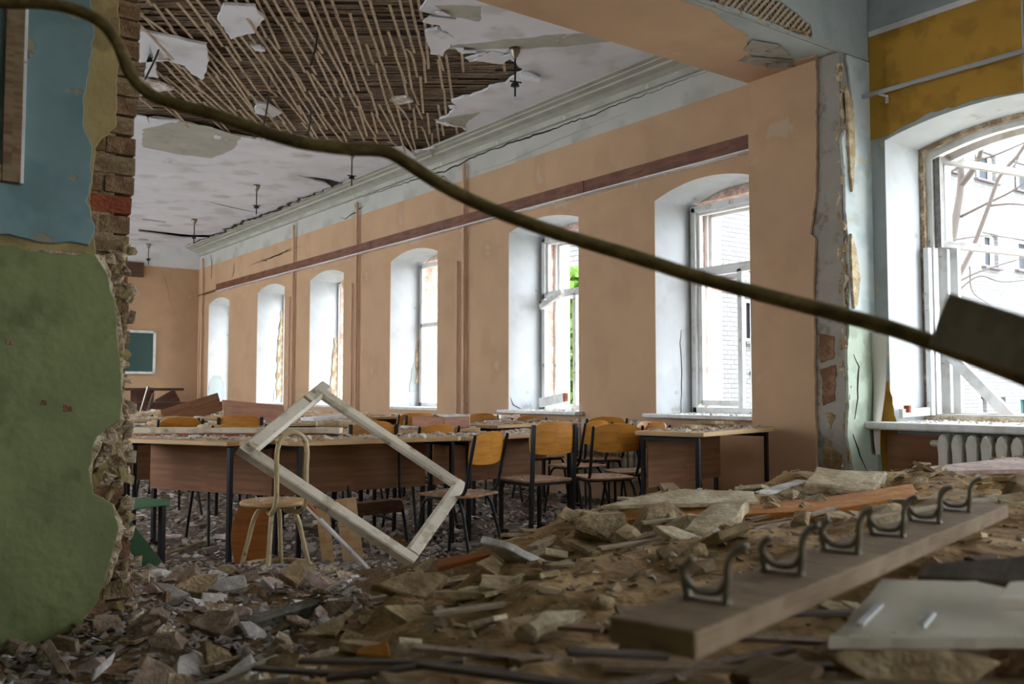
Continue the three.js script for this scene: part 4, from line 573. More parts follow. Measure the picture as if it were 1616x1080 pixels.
function makeChairRound(h = 0.42) {       // bent round tube, splayed legs; front towards -z
  const t = thing('school_chair', 'chair', 'chair');
  const s = plySeat(0.38, 0.38); s.translate(0, h, 0); mesh('seat', s, M.seat, t);
  const b = plyBack(0.38, 0.2, 0.025, 0.05); b.rotateX(0.16); b.translate(0, h + 0.29, 0.20); mesh('backrest', b, M.ply, t);
  for (const x of [-1, 1]) {
    mesh('leg_bow', tube([[x * 0.195, 0, -0.2], [x * 0.175, h * 0.6, -0.165], [x * 0.165, h - 0.05, -0.145], [x * 0.163, h - 0.015, -0.11], [x * 0.163, h - 0.012, 0], [x * 0.163, h - 0.015, 0.09], [x * 0.166, h - 0.05, 0.125], [x * 0.178, h * 0.6, 0.16], [x * 0.198, 0, 0.22]], 0.0105, 40), M.black, t);
    mesh('back_post', tube([[x * 0.16, h - 0.008, -0.05], [x * 0.168, h - 0.005, 0.1], [x * 0.178, h + 0.03, 0.155], [x * 0.186, h + 0.2, 0.2], [x * 0.188, h + 0.36, 0.235]], 0.011, 28), M.black, t);
  }
  for (const z of [-0.1, 0.08]) mesh('cross_bar', rod([-0.163, h - 0.015, z], [0.163, h - 0.015, z], 0.009), M.black, t);
  return t;
}
function makeChairSquare(h = 0.44) {      // square tube, upright legs
  const t = thing('school_chair', 'chair', 'chair');
  const s = plySeat(0.39, 0.38); s.translate(0, h, 0); mesh('seat', s, M.seat, t);
  const b = plyBack(0.39, 0.215, 0.03, 0.055); b.rotateX(0.07); b.translate(0, h + 0.285, 0.185); mesh('backrest', b, M.ply, t);
  for (const x of [-1, 1]) {
    mesh('rear_leg', bar([x * 0.178, 0, 0.17], [x * 0.178, h + 0.37, 0.205], 0.022, 0.026, 0.004, [1, 0, 0]), M.black, t);
    mesh('front_leg', box(0.024, h, 0.024, x * 0.165, h / 2, -0.15), M.black, t);
    for (const y of [h - 0.012, 0.11]) mesh('side_bar', box(0.022, 0.023, 0.32, x * 0.172, y, 0.01), M.black, t);
  }
  for (const z of [0.16, -0.15]) mesh('cross_bar', box(0.33, 0.022, 0.022, 0, h - 0.013, z), M.black, t);
  return t;
}
const rc = makeChairRound(), sc = makeChairSquare(); let rcU = false, scU = false;
const CG = 'plywood school chairs among the desks';
function chair(kind, x, z, deg, label, y = 0) {
  const src = kind === 'r' ? rc : sc, used = kind === 'r' ? rcU : scU, turn = THREE.MathUtils.degToRad(deg);
  const o = used ? copyOf(src, [x, y, z], turn, label, CG) : src; if (kind === 'r') rcU = true; else scU = true;
  o.position.set(x, y, z); o.rotation.y = turn; o.userData.label = label; o.userData.group = CG; CR.push([x, y + (kind === 'r' ? 0.432 : 0.452), z, 0.16, 0.15, turn, 26]); return o;
}
chair('r', 3.08, -4.74, 24, 'yellow plywood chair nearest the leaning sash, whose lower corner rests on its seat');
chair('s', 3.76, -4.86, 2, 'tallest yellow chair with upright square legs, middle of the three before the desks', 0.02);
chair('r', 4.38, -4.87, -16, 'yellow chair with the domed back beside the heap, right of the tall square-legged one', 0.02);
chair('r', 5.02, -5.25, 70, 'chair turned sideways behind the domed-back chair, seat covered in grit');
chair('r', 5.35, -5.15, 185, 'orange chair tucked behind the lone desk by the pier');
chair('r', 2.2, -6.35, 3, 'orange chair whose broad back rises behind the cream plank, left of the sash', 0.03);
chair('s', 3.15, -6.15, -4, 'orange chair seen inside the white sash, behind its wide desk');
chair('r', 3.55, -6.0, 8, 'low orange chair back between the sash and the nearest yellow chair');
chair('r', 2.25, -7.9, 8, 'orange chair in the third row by the brick wall end', 0.03);
chair('s', 2.75, -7.75, -5, 'orange chair behind the broad-backed one left of the sash', 0.02);
chair('r', 3.75, -7.5, 0, 'orange chair back showing above the desks behind the sash');
chair('r', 5.05, -5.95, 12, 'chair pushed in at the pinkish desk, its back just above the tabletop');
chair('r', 5.55, -6.25, -20, 'pale chair by the wall under the first window from the pier', 0.02);
chair('r', 5.45, -6.95, 170, 'pale chair in front of the pier radiator');
chair('r', 5.0, -7.1, 175, 'orange chair facing the pinkish desk from behind, beside the radiator', 0.03);
chair('s', 4.75, -8.25, 6, 'orange chair below the second window from the pier');
chair('r', 4.3, -9.2, 2, 'orange chair in the fourth row, middle column'); chair('r', 2.7, -9.3, -6, 'orange chair in the fourth row, left column'); chair('r', 5.2, -9.25, 9, 'orange chair in the fourth row, window column');
chair('r', 3.0, -10.8, 4, 'orange chair in the fifth row, left column'); chair('s', 4.0, -10.7, -4, 'orange chair in the fifth row, middle column');
{ // an overturned chair under the desk behind the sash
  const o = copyOf(rc, [3.0, 0.66, -5.72], 0, 'overturned chair with a yellow plywood back lying under the desk behind the sash', CG); o.rotation.set(2.75, 0.5, 0.1);
}
{ // green painted chair half hidden behind the broken wall end
  const t = thing('green_chair', 'green painted chair half hidden behind the broken brick wall end', 'chair', [1.22, 0, -5.25], 0.5);
  mesh('seat', box(0.4, 0.03, 0.4, 0, 0.44, 0, 0.008), plain(0x3f6a48, 0.6), t); mesh('side_board', bar([0.1, 0.02, 0.3], [-0.12, 0.42, 0.12], 0.02, 0.09), plain(0x3f6a48, 0.6), t);
  for (const [x, z] of [[-0.17, -0.17], [0.17, -0.17], [0.17, 0.17], [-0.17, 0.17]]) mesh('leg', box(0.03, 0.43, 0.03, x, 0.215, z), M.black, t);
}
{ // cream tube chair with a loop back
  const t = thing('loop_back_stool', 'cream painted tube stool with a tall loop back and a round seat', 'stool', [1.907, 0.05, -4.68], THREE.MathUtils.degToRad(2));
  const lx = 0.082, h = 0.39;
  mesh('seat', [lathe([[0, 0], [0.17, 0], [0.178, 0.008], [0.175, 0.02], [0.165, 0.024], [0, 0.024]], 28, 0, h, -0.06)], M.top, t);
  mesh('loop_back', tube([[-lx * 0.6, h - 0.03, -0.02], [-lx, h - 0.025, 0.1], [-lx, h + 0.03, 0.15], [-lx, h + 0.2, 0.155], [-lx, h + 0.3, 0.16], [-lx * 0.72, h + 0.365, 0.162], [0, h + 0.392, 0.163], [lx * 0.72, h + 0.365, 0.162], [lx, h + 0.3, 0.16], [lx, h + 0.2, 0.155], [lx, h + 0.03, 0.15], [lx, h - 0.025, 0.1], [lx * 0.6, h - 0.03, -0.02]], 0.0135, 80), M.creamTube, t);
  for (const [a] of [[0.6], [2.2], [3.8], [5.3]]) { const c = Math.cos(a), s = Math.sin(a); mesh('leg', tube([[c * 0.03, h - 0.012, s * 0.03 - 0.03], [c * 0.08, h - 0.02, s * 0.08 - 0.03], [c * 0.11, h - 0.06, s * 0.11 - 0.03], [c * 0.145, 0.2, s * 0.145 - 0.03], [c * 0.2, -0.02, s * 0.2 - 0.03]], 0.0125, 30), M.creamTube, t); }
  const ring = []; for (let i = 0; i < 16; i++) ring.push([Math.cos(i / 16 * 6.2832) * 0.185, 0.07, Math.sin(i / 16 * 6.2832) * 0.185 - 0.03]); mesh('foot_ring', tube(ring, 0.011, 60, 8, true), M.creamTube, t);
  CR.push([1.9, 0.05 + h + 0.026, -4.72, 0.12, 0.12, 0, 40]);
}
{ // the white sash standing on its corner
  const [L, Rr, T, B] = D.sash.map((p) => new THREE.Vector3(...p)); const e1 = Rr.clone().sub(B), w = e1.length(); e1.normalize(); const side = L.clone().sub(B), h = side.length(), n = e1.clone().cross(side).normalize(), e2 = n.clone().cross(e1); side.normalize();
  const racked = new THREE.Matrix4().makeBasis(new THREE.Vector3(1, 0, 0), new THREE.Vector3(side.dot(e1), side.dot(e2), 0), new THREE.Vector3(0, 0, 1));      // its joints have given: no longer square
  const t = thing('window_sash', 'large white window sash standing on one corner, leaning on the stool and a chair', 'window sash'); t.position.copy(B); t.quaternion.setFromRotationMatrix(new THREE.Matrix4().makeBasis(e1, e2, n));
  const b = 0.078;
  const moulded = (len) => { const s = poly([[0, -0.024], [b * 0.62, -0.024], [b * 0.62, -0.012], [b, -0.008], [b, 0.012], [b * 0.78, 0.024], [0.008, 0.024], [0, 0.018]]); return extr(s, len); };      // across (x), thickness (y), along z
  const lay = (len, m) => boxUV(moulded(len).applyMatrix4(m).applyMatrix4(racked));
  const X = new THREE.Vector3(1, 0, 0), Y = new THREE.Vector3(0, 1, 0), Z = new THREE.Vector3(0, 0, 1);
  const F = (ax, th, al, o) => new THREE.Matrix4().makeBasis(ax, th, al).setPosition(...o);
  mesh('side_bar', lay(h, F(X, Z.clone(), Y.clone().negate(), [0, h, 0])), M.sash, t);                                            // from B to L (the long lower-left side)
  mesh('side_bar', lay(h - 0.03, F(X.clone().negate(), Z, Y, [w, 0.0, 0])), M.sash, t);                          // from R to T
  mesh('cross_bar', lay(w - b, F(Y, Z, X, [b * 0.95, 0, 0.001])), M.sash, t);                                           // B to R
  mesh('cross_bar', lay(w + 0.045, F(Y.clone().negate(), Z.clone(), X.clone().negate(), [w + 0.045, h, 0.0])), M.sash, t);   // L to T
  mesh('peg', box(0.02, 0.055, 0.008, w * 0.62, h - 0.04, 0.026), M.oldWood, t);
}
// ---------- things on and under the desks ----------
tag(mesh('cream_plank', bar([1.55, 0.785, -6.5], [2.72, 0.785, -5.62], 0.11, 0.036, 0.003), M.sash), 'long cream painted plank lying across two desks left of the sash', 'plank');
tag(mesh('red_plank', bar([1.5, 0.757, -6.42], [2.62, 0.757, -5.7], 0.1, 0.014, 0.003), M.plyDark), 'reddish strip of wood under the long cream plank', 'plank');
for (const [i, a] of [[[1.9, 0.02, -5.15], [2.02, 0.42, -5.3], 0.3], [[2.38, 0.02, -5.05], [2.38, 0.36, -5.2], 0.12], [[2.52, 0.02, -5.0], [2.54, 0.38, -5.2], 0.2]].entries()) { const g = i === 0 ? (() => { const s = new THREE.Shape(); s.moveTo(-0.06, -0.2); s.quadraticCurveTo(-0.16, 0.02, -0.05, 0.2); s.lineTo(0.1, 0.19); s.quadraticCurveTo(0.115, 0, 0.1, -0.2); s.closePath(); return boxUV(extr(s, 0.01, 0.002)); })() : box(a[2] * 0.62, 0.38, 0.012, 0, 0, 0, 0.002); const m = tag(mesh('plywood_panel', g, i ? M.top : M.plyDark), ['orange-brown plywood chair back standing behind the cream stool', 'narrow tan plywood panel behind the stool legs', 'wide tan plywood panel leaning under the desk behind the sash'][i], 'plywood'); m.position.set((a[0][0] + a[1][0]) / 2, 0.21, (a[0][2] + a[1][2]) / 2); m.rotation.set(-0.3, -0.6 + i * 0.15, i === 0 ? -0.12 : 0.0); }
tag(mesh('white_strip', bar([2.16, 0.43, -4.98], [2.41, 0.06, -4.62], 0.012, 0.06, 0.002, [0.6, 0, -0.8]), M.frameWhite), 'white painted strip slanting down behind the stool to the floor', 'strip');
tag(mesh('brown_strip', bar([2.1, 0.56, -5.04], [2.24, 0.32, -4.88], 0.012, 0.05, 0.002, [0.6, 0, -0.8]), M.plyDark), 'reddish broken strip above the slanting white one behind the stool', 'strip');
for (const [a, b, w, l] of [[[3.2, 0.035, -5.1], [4.5, 0.03, -5.0], 0.14, 'pale dusty board lying on the floor under the yellow chairs'], [[1.4, 0.04, -5.6], [2.0, 0.04, -6.2], 0.03, 'thin lath lying on the floor beyond the broken wall end'], [[2.3, 0.03, -4.75], [2.75, 0.03, -4.65], 0.03, 'dark bar on the floor left of the foot of the sash'], [[3.5, 0.03, -4.6], [4.1, 0.03, -5.6], 0.12, 'grey plank on the floor between the legs of the yellow chairs']]) tag(mesh('floor_board', bar(a, b, w, 0.02, 0.002), w < 0.05 ? M.oldWood : M.concrete), l, 'board');
{
  const t = tag(mesh('wooden_drawer', box(0.34, 0.012, 0.32, 0, 0.006, 0), M.plyDark), 'shallow wooden drawer with a white end lying on the second-row desk', 'drawer'); for (const z of [0.16, -0.16]) mesh('side', box(0.34, 0.09, 0.012, 0, 0.045, z), M.plyDark, t); mesh('end', box(0.012, 0.09, 0.32, -0.165, 0.045, 0), M.plyDark, t); mesh('white_end', box(0.012, 0.1, 0.33, 0.17, 0.05, 0), M.frameWhite, t); t.position.set(4.0, 0.752, -6.42); t.rotation.y = 0.35;
  tag(mesh('cream_bolster', lathe([[0, -0.2], [0.028, -0.2], [0.03, 0.2], [0, 0.2]], 12).rotateZ(Math.PI / 2), M.tanPale), 'pale rounded stick of plaster on the desk beside the wooden drawer', 'plaster piece').position.set(3.2, 0.79, -6.62);
  tag(mesh('white_board', bar([3.35, 0.8, -7.6], [3.85, 0.83, -7.7], 0.2, 0.03, 0.004), M.frameWhite), 'white painted board end lying on the desks behind the sash tip', 'board');
  tag(mesh('loose_desk_board', (() => { const g = box(0.62, 0.2, 0.018, 0, 0, 0, 0.002); g.rotateZ(0.3); return g; })(), M.panel), 'brown desk board propped up in a wedge among the far desks', 'board').position.set(3.06, 0.845, -9.9);
  tag(mesh('pale_desk_board', (() => { const g = box(0.62, 0.22, 0.018, 0, 0, 0, 0.002); g.rotateZ(-0.12); g.rotateX(-0.6); return g; })(), M.panelPink), 'pale pinkish desk board leaning beside the brown wedge among the far desks', 'board').position.set(3.36, 0.84, -8.9);
  const ul = thing('upturned_desk_legs', 'upturned pair of metal desk legs near the podium', 'desk legs'); for (const o of [0, 0.1]) mesh('leg', bar([3.5 + o, 0.02, -14.4], [3.66 + o * 0.7, 1.12 - o, -13.9], 0.03, 0.03), M.metal, ul);
  const ld = thing('long_dark_table', 'long dark brown table in front of the platform', 'table'); mesh('tabletop', box(3.4, 0.04, 0.5, 3.6, 0.86, -15.4), M.brown, ld); mesh('front_panel', box(3.3, 0.3, 0.02, 3.6, 0.69, -15.2), M.brown, ld); for (const x of [1.95, 5.25]) mesh('end_panel', box(0.04, 0.84, 0.45, x, 0.42, -15.4), M.brown, ld);
}
// lamp rods left on the ceiling
for (const [i, f] of D.fix.entries()) {
  const t = thing('lamp_hanger', ['bare lamp rod with a ceiling cup, nearest beyond the torn hole', 'bare lamp rod in the middle of the far white ceiling', 'bare lamp rod farthest away, near the cracks by the end wall', 'bare lamp rod at the rear edge of the torn hole behind the cable', 'bare lamp rod with a cup at the tip of the torn hole near the beam'][i], 'lamp rod', [f[0], 4.0, -f[1]]);
  mesh('ceiling_cup', lathe([[0, 0], [0.05, 0], [0.045, -0.03], [0.02, -0.08], [0.012, -0.1], [0, -0.1]].reverse(), 14), M.metal, t); mesh('rod', rod([0, -0.08, 0], [0, -0.42, 0], 0.008), M.black, t); mesh('cross_arm', [rod([-0.05, -0.3, 0], [0.05, -0.3, 0.02], 0.007), lathe([[0, -0.34], [0.04, -0.335], [0.03, -0.31], [0, -0.3]], 12)], M.black, t);
}
for (const [i, [a, b]] of D.wires.entries()) tag(mesh('hanging_wire', tube([[a[0], 4.05, -a[1]], [(a[0] + b[0]) / 2 + 0.02, 3.98, -(a[1] + b[1]) / 2], [b[0], 3.9, -b[1]]], 0.009, 12, 6), M.gap), ['dark wire across the plaster remnant by the broken wall end', 'thin wire hanging in the upper middle of the torn hole', 'long wire hanging above the cable at the hole', 'short wire hanging in the lower middle of the torn hole'][i], 'wire');
// ---------- rubble ----------
function heapH(x, z) {
  let s = 0, w = 0; for (const [a, b, h] of D.heap) { const d = (a - x) ** 2 + (b - z) ** 2 + 0.004, k = 1 / (d * d * Math.sqrt(d)); s += k * h; w += k; }
  return s / w;
}
const heapTop = (x, z) => heapH(x, z) + 0.05 * (fbm(x * 5, z * 5, 4, 0, 61) - 0.5) * Math.min(1, heapH(x, z) * 6) + 0.018 * (fbm(x * 22, z * 22, 3, 0, 62) - 0.5);
{
  const x0 = -1.2, x1 = 5.99, z0 = -5.0, z1 = 0.6, nx = 230, nz = 190, pos = [], idx = [], uv = [], col = [];
  for (let j = 0; j <= nz; j++) for (let i = 0; i <= nx; i++) {
    const x = lerp(x0, x1, i / nx), z = lerp(z0, z1, j / nz), edge = Math.min(sstep(0, 0.5, z - z0), 1); const y = heapTop(x, z) * edge - 0.02 * (1 - edge);
    pos.push(x, y, z); uv.push(x, -z);
    // grey lime dust on the low threshold, ochre clay on the heap
    const t = sstep(0.22, 0.45, heapH(x, z)); const c = mixc([0.56, 0.5, 0.47], [1.0, 0.93, 0.8], t); col.push(...c);
  }
  for (let j = 0; j < nz; j++) for (let i = 0; i < nx; i++) { const a = j * (nx + 1) + i; idx.push(a, a + nx + 1, a + 1, a + 1, a + nx + 1, a + nx + 2); }
  const g = new THREE.BufferGeometry(); g.setAttribute('position', new THREE.Float32BufferAttribute(pos, 3)); g.setAttribute('uv', new THREE.Float32BufferAttribute(uv, 2)); g.setAttribute('color', new THREE.Float32BufferAttribute(col, 3)); g.setIndex(idx); g.computeVertexNormals();
  const m = M.dirt.clone(); m.vertexColors = true;
  stuff(tag(mesh('rubble_heap', g, m), 'heap of ochre clay, laths and plaster dust in the foreground', 'rubble'));
}
// shapes of broken pieces: flat shards and rough lumps
const RS = rng(777);
function shardGeo(s, t, seed) { const n = 4 + Math.floor(RS() * 3), o = []; for (let i = 0; i < n; i++) { const a = (i + RS() * 0.6) / n * 6.2832; o.push([Math.cos(a) * s * (0.75 + RS() * 0.5), Math.sin(a) * s * (0.55 + RS() * 0.4)]); } const g = plateGeo(o, t, s * 0.06, s * 0.4, seed, t * 0.15); g.rotateX(-Math.PI / 2); return boxUV(g); }
function lumpGeo(s, f) { const q = []; for (let i = 0; i < 18; i++) { const v = new THREE.Vector3(RS() * 2 - 1, RS() * 2 - 1, RS() * 2 - 1).normalize().multiplyScalar(s * (0.75 + RS() * 0.4)); v.y *= f; v.z *= 0.7; q.push(v); } return hull(q); }
const SH = [], LU = []; for (let i = 0; i < 14; i++) SH.push(shardGeo(1, 0.16 + RS() * 0.16, i)); for (let i = 0; i < 12; i++) LU.push(lumpGeo(1, 0.4 + RS() * 0.35));
for (const g of [...SH, ...LU]) { const uv = g.attributes.uv; for (let i = 0; i < uv.count; i++) uv.setXY(i, uv.getX(i) * 0.08, uv.getY(i) * 0.08); }
const crumbGeo = (() => { const q = []; for (let i = 0; i < 9; i++) q.push(new THREE.Vector3(RS() * 2 - 1, (RS() * 2 - 1) * 0.6, RS() * 2 - 1).normalize().multiply(new THREE.Vector3(1, 0.55, 0.75))); return hull(q); })();
const flakeGeo = (() => { const g = plateGeo([[-1, -0.6], [0.7, -0.8], [1, 0.3], [0.1, 0.8], [-0.8, 0.5]], 0.22, 0, 1, 1, 0.03); g.rotateX(-Math.PI / 2); return boxUV(g); })();
function scatter(name, label, geo, mat, list) {       // many small bits in one object: [x, y, z, size, colour]
  const m = new THREE.InstancedMesh(geo, mat, list.length), o = new THREE.Object3D(), c = new THREE.Color();
  list.forEach(([x, y, z, s, k], i) => { o.position.set(x, y, z); o.rotation.set(rr(-0.5, 0.5), rr(0, 6.28), rr(-0.5, 0.5)); o.scale.set(s, s * rr(0.5, 1.1), s * rr(0.6, 1.1)); o.updateMatrix(); m.setMatrixAt(i, o.matrix); m.setColorAt(i, c.setRGB(...k)); });
  m.name = numbered(name); m.castShadow = m.receiveShadow = true; scene.add(m); return stuff(tag(m, label, 'rubble'));
}
const bit = new THREE.MeshStandardMaterial({ color: 0xffffff, roughness: 0.95 });
const GREY = () => { const v = R(), k = rr(0.2, 0.48), w = rr(0.42, 0.66); return v < 0.18 ? [w, w * 0.95, w * 0.9] : v < 0.75 ? [k, k * 0.86, k * 0.74] : [k * 0.6, k * 0.46, k * 0.36]; };
const OCHRE = () => { const k = rr(0.18, 0.46), v = R(); return v < 0.1 ? [0.6, 0.55, 0.46] : [k, k * 0.76, k * 0.46]; };
const PALE = () => { const k = rr(0.4, 0.75); return [k, k * 0.93, k * 0.84]; };
{
  const fl = [], fl2 = [];
  for (let i = 0; i < 15000; i++) { const z = -4.4 - 14 * Math.pow(R(), 1.9), x = rr(0.4, 5.95), s = rr(0.01, 0.035) * (R() < 0.1 ? 1.8 : 1); (i % 2 ? fl : fl2).push([x, 0.01 + s * 0.25 + rr(0, 0.02), z, s, GREY()]); }
  scatter('floor_rubble', 'small grey rubble covering the floor of the far room', crumbGeo, bit, fl);
  scatter('floor_flakes', 'flakes of fallen plaster among the rubble on the floor', flakeGeo, bit, fl2);
  const th = [], hp = [];
  for (let i = 0; i < 9000; i++) { const x = rr(-0.3, 5.9), z = rr(-4.9, -0.25), h = heapH(x, z); const s = rr(0.006, 0.022) * (R() < 0.12 ? 1.8 : 1) * (z > -1.6 ? 0.6 : 1); if (h < 0.03) continue; (h < 0.3 ? th : hp).push([x, heapTop(x, z) + s * 0.2, z, s, h < 0.3 ? GREY() : OCHRE()]); }
  for (let i = 0; i < 4500; i++) { const x = rr(0.3, 2.3), z = rr(-4.9, -2.0), h = heapH(x, z); if (h > 0.3) continue; const s = rr(0.008, 0.035); th.push([x, heapTop(x, z) + s * 0.25, z, s, GREY()]); }
  scatter('threshold_rubble', 'small brown and white rubble in the broken opening', crumbGeo, bit, th);
  scatter('heap_crumbs', 'ochre crumbs strewn over the foreground heap', crumbGeo, bit, hp);
  const cr = [], cf = [];
  for (const [x, y, z, hw, hd, t, n] of CR) for (let i = 0; i < n; i++) { const a = rr(-hw, hw), b = rr(-hd, hd), c = Math.cos(t), s = Math.sin(t), k = rr(0.005, 0.02) * (R() < 0.1 ? 1.7 : 1) * (n < 50 ? 0.55 : 1); (i % 2 ? cr : cf).push([x + a * c + b * s, y + k * 0.25, z - a * s + b * c, k, PALE()]); }
  for (const w of WIN.slice(0, 2)) for (let i = 0; i < 130; i++) { const k = rr(0.006, 0.02); cr.push([rr(5.92, 6.42), SILL + 0.02, -rr(w[1] + 0.05, w[0] - 0.05), k, PALE()]); }
  for (let i = 0; i < 170; i++) { const k = rr(0.006, 0.018); cf.push([rr(5.9, 6.42), SILL + 0.008, -rr(2.3, 3.6), k, PALE()]); }
  scatter('desk_crumbs', 'pale plaster crumbs strewn over desktops, seats and sills', crumbGeo, bit, cr);
  scatter('desk_flakes', 'pale plaster flakes strewn over desktops, seats and sills', flakeGeo, bit, cf);
}
// larger pieces, one object each
const TONE = new Map([[M.tan, 'ochre'], [M.tanPale, 'pale'], [M.oldWood, 'brown'], [M.grit, 'grey-brown'], [M.lime, 'pinkish brown'], [M.mortar, 'dark ochre'], [M.chalk, 'whitish'], [M.pinkish, 'dusty pink']]);
const look = (geo, mat, s) => `${s < 0.05 ? 'small' : s < 0.08 ? 'middling' : 'large'} ${TONE.get(mat)} ${SH.includes(geo) ? 'flat shard' : 'rough lump'}`;
function piece(geo, mat, x, y, z, s, label, group, name = 'plaster_chunk', tilt = 0.35) { const m = tag(mesh(name, geo, mat), `${look(geo, mat, s)} ${label}`, 'plaster chunk', group); m.position.set(x, y, z); m.scale.set(s, s * rr(0.7, 1.1), s); m.rotation.set(rr(-tilt, tilt), rr(0, 6.28), rr(-tilt, tilt)); return m; }
const at = (a, d) => [a * 0.806 + d * 0.592, a * 0.592 - d * 0.806];
for (let i = 0; i < 150; i++) {         // on the heap
  const d = rr(1.5, 4.0), a = rr(-0.62, 0.5 + 0.42 * d), [x, z] = at(a, d), h = heapH(x, z); if (h < 0.3 || x > 5.6) continue;
  const s = rr(0.035, 0.10) * (d < 2 ? 0.7 : 1); piece(R() < 0.6 ? pick(SH) : pick(LU), pick([M.tan, M.tan, M.tan, M.tanPale, M.oldWood]), x, heapTop(x, z) + s * 0.12, z, s, d < 2.1 ? (a < 0 ? 'in the near edge of the heap, left of the coat rack' : 'on the near heap around the coat rack') : a < 0.1 ? 'on the left flank of the heap' : a < 0.8 ? 'in the middle of the heap beyond the coat rack' : 'on the heap towards the arched window', 'loose chunks on the foreground heap');
}
for (let i = 0; i < 60; i++) { const d = rr(3.2, 4.0), a = rr(0.2, 1.9), [x, z] = at(a, d), h = heapH(x, z); if (h < 0.35 || x > 5.5) continue; const s = rr(0.03, 0.085); piece(R() < 0.5 ? pick(SH) : pick(LU), pick([M.tan, M.tan, M.tanPale]), x, heapTop(x, z) + s * 0.15, z, s, a < 0.75 ? 'on the heap crest before the chairs' : a < 1.3 ? 'on the heap crest before the lone desk' : 'on the heap crest before the radiator', 'lumps on the crest of the heap', 'clay_lump', 0.5); }
for (let i = 0; i < 120; i++) {         // in the opening, left
  const d = rr(2.4, 4.5), a = rr(-1.9, -0.45), [x, z] = at(a, d), h = heapH(x, z); if (h > 0.3 || h < 0.04 || x < 0.3 || (x < 1.0 && z < -3.7)) continue;
  const s = rr(0.03, 0.085); piece(R() < 0.55 ? pick(SH) : pick(LU), pick([M.grit, M.grit, M.lime, M.mortar, M.chalk, M.pinkish]), x, heapTop(x, z) + s * 0.18, z, s, d > 3.7 ? 'in the rubble before the stool' : a < -1.2 ? 'in the low rubble at the foot of the green wall' : 'in the rubble between the green wall and the heap', 'chunks in the rubble of the opening', 'rubble_chunk', 0.6);
}
for (let i = 0; i < 60; i++) { const x = rr(1.2, 5.6), z = rr(-8.5, -4.7), s = rr(0.04, 0.1); piece(pick(SH), pick([M.grit, M.lime, M.pinkish, M.chalk]), x, 0.02 + s * 0.1, z, s, x < 2.4 ? 'on the floor under the desk with the cream plank' : x < 4 ? 'on the floor under the desk behind the sash' : 'on the floor under the yellow chairs', 'plaster pieces on the floor under the desks', 'plaster_piece', 0.15); }
{
  const desks = CR.filter((c) => c[6] > 100);
  for (const [i, c] of desks.entries()) { const n = i === 3 ? 2 : i < 3 ? 3 : 9; for (let k = 0; k < n; k++) { const a = rr(-0.5, 0.5), b = rr(-0.17, 0.17), s = rr(0.035, 0.1) * (i < 4 ? 0.6 : 1), co = Math.cos(c[5]), si = Math.sin(c[5]); piece(R() < 0.7 ? pick(SH) : pick(LU), pick([M.tanPale, M.chalk, M.tan, M.pinkish]), c[0] + a * co + b * si, c[1] + s * 0.14, c[2] - a * si + b * co, s, ['on the desk with the cream plank', 'on the desk behind the sash', 'on the desk behind the three yellow chairs', 'on the lone desk by the pier', 'on the second-row desk behind the cream plank', 'on the second-row desk with the drawer', 'on the desk with the pinkish panel', 'on the desk below the second window'][i] ?? (c[0] < 3.2 ? 'on a far desk of the left column' : c[0] < 4.5 ? 'on a far desk of the middle column' : 'on a far desk by the windows'), i < 4 ? 'lumps on the front desks' : 'plaster slabs on the desks behind', 'plaster_slab', 0.18); } }
  const e = desks[3]; for (const [k, l] of ['long torn plaster slab on the lone desk by the pier', 'second torn plaster slab on the lone desk by the pier, laid over the long one'].entries()) { const m = tag(mesh('torn_slab', plateGeo([[-0.3 + k * 0.1, -0.06], [0.28, -0.05], [0.33, 0.05], [-0.22, 0.07]], 0.025, 0.015, 0.04, 5 + k), M.tan), l, 'plaster slab'); m.position.set(e[0] + 0.12 * k, e[1] + 0.016 + 0.022 * k, e[2]); m.rotation.set(-Math.PI / 2, 0.03 * k, 0.2 + 0.1 * k); }
  for (const [k, x, z] of [[0, 5.1, -7.65], [1, 5.35, -7.7], [2, 5.6, -7.9], [3, 5.2, -7.9]]) { const m = tag(mesh('plaster_tile', plateGeo([[-0.14, -0.1], [0.13, -0.11], [0.15, 0.09], [-0.12, 0.1]], 0.035, 0.01, 0.04, 60 + k), M.chalk), 'pale square slab stacked on the desk below the second window', 'plaster slab', 'pale slabs on the window desk'); m.position.set(x, 0.785 + (k % 2) * 0.012, z); m.rotation.set(-Math.PI / 2, 0.05, k * 0.7); }
}
// the pieces that stand out
const PL = D.pl;
plate3('painted_board', PL.panelW, 0.022, M.sash, 'broken cream painted board with moulded strips lying in the near right of the heap', 'board', { amp: 0.004, seed: 1 });
for (const [q, a] of [[PL.strip1, 'longer'], [PL.strip2, 'shorter']]) for (const [u, w, b] of [[0, 0.42, 'left'], [0.58, 1, 'right']]) { const f = (p, r, t) => p.map((v, i) => lerp(v, r[i], t)); plate3('moulding_strip', [f(q[0], q[3], u), f(q[1], q[2], u), f(q[1], q[2], w), f(q[0], q[3], w)], 0.006, M.frameWhite, `${b} one of the ${a} pair of white strips on the cream painted board`, 'moulding', { amp: 0, bevel: 0.001 }); }
plate3('painted_board', PL.panelW2, 0.02, M.sash, 'second piece of cream painted board lying over the corner of the broken one', 'board', { amp: 0.003 });
plate3('wood_block', PL.woodR, 0.05, M.darkWood, 'dark weathered piece of timber behind the cream painted board', 'timber', { amp: 0.004 });
plate3('orange_plank', PL.orange, 0.045, M.orange, 'long orange-faced slab running across the heap towards the radiator window', 'slab', { amp: 0.006, step: 0.06 });
plate3('orange_plank', PL.orange2, 0.05, M.orange, 'shorter orange-faced slab at the left tip of the heap, below the wavy white sheet', 'slab', { amp: 0.006, step: 0.05 });
plate3('plaster_sheet', PL.sheetW, 0.016, M.tanPale, 'wavy pale plaster sheet on the crest of the heap in front of the lone desk', 'plaster sheet', { amp: 0.02, step: 0.06 });
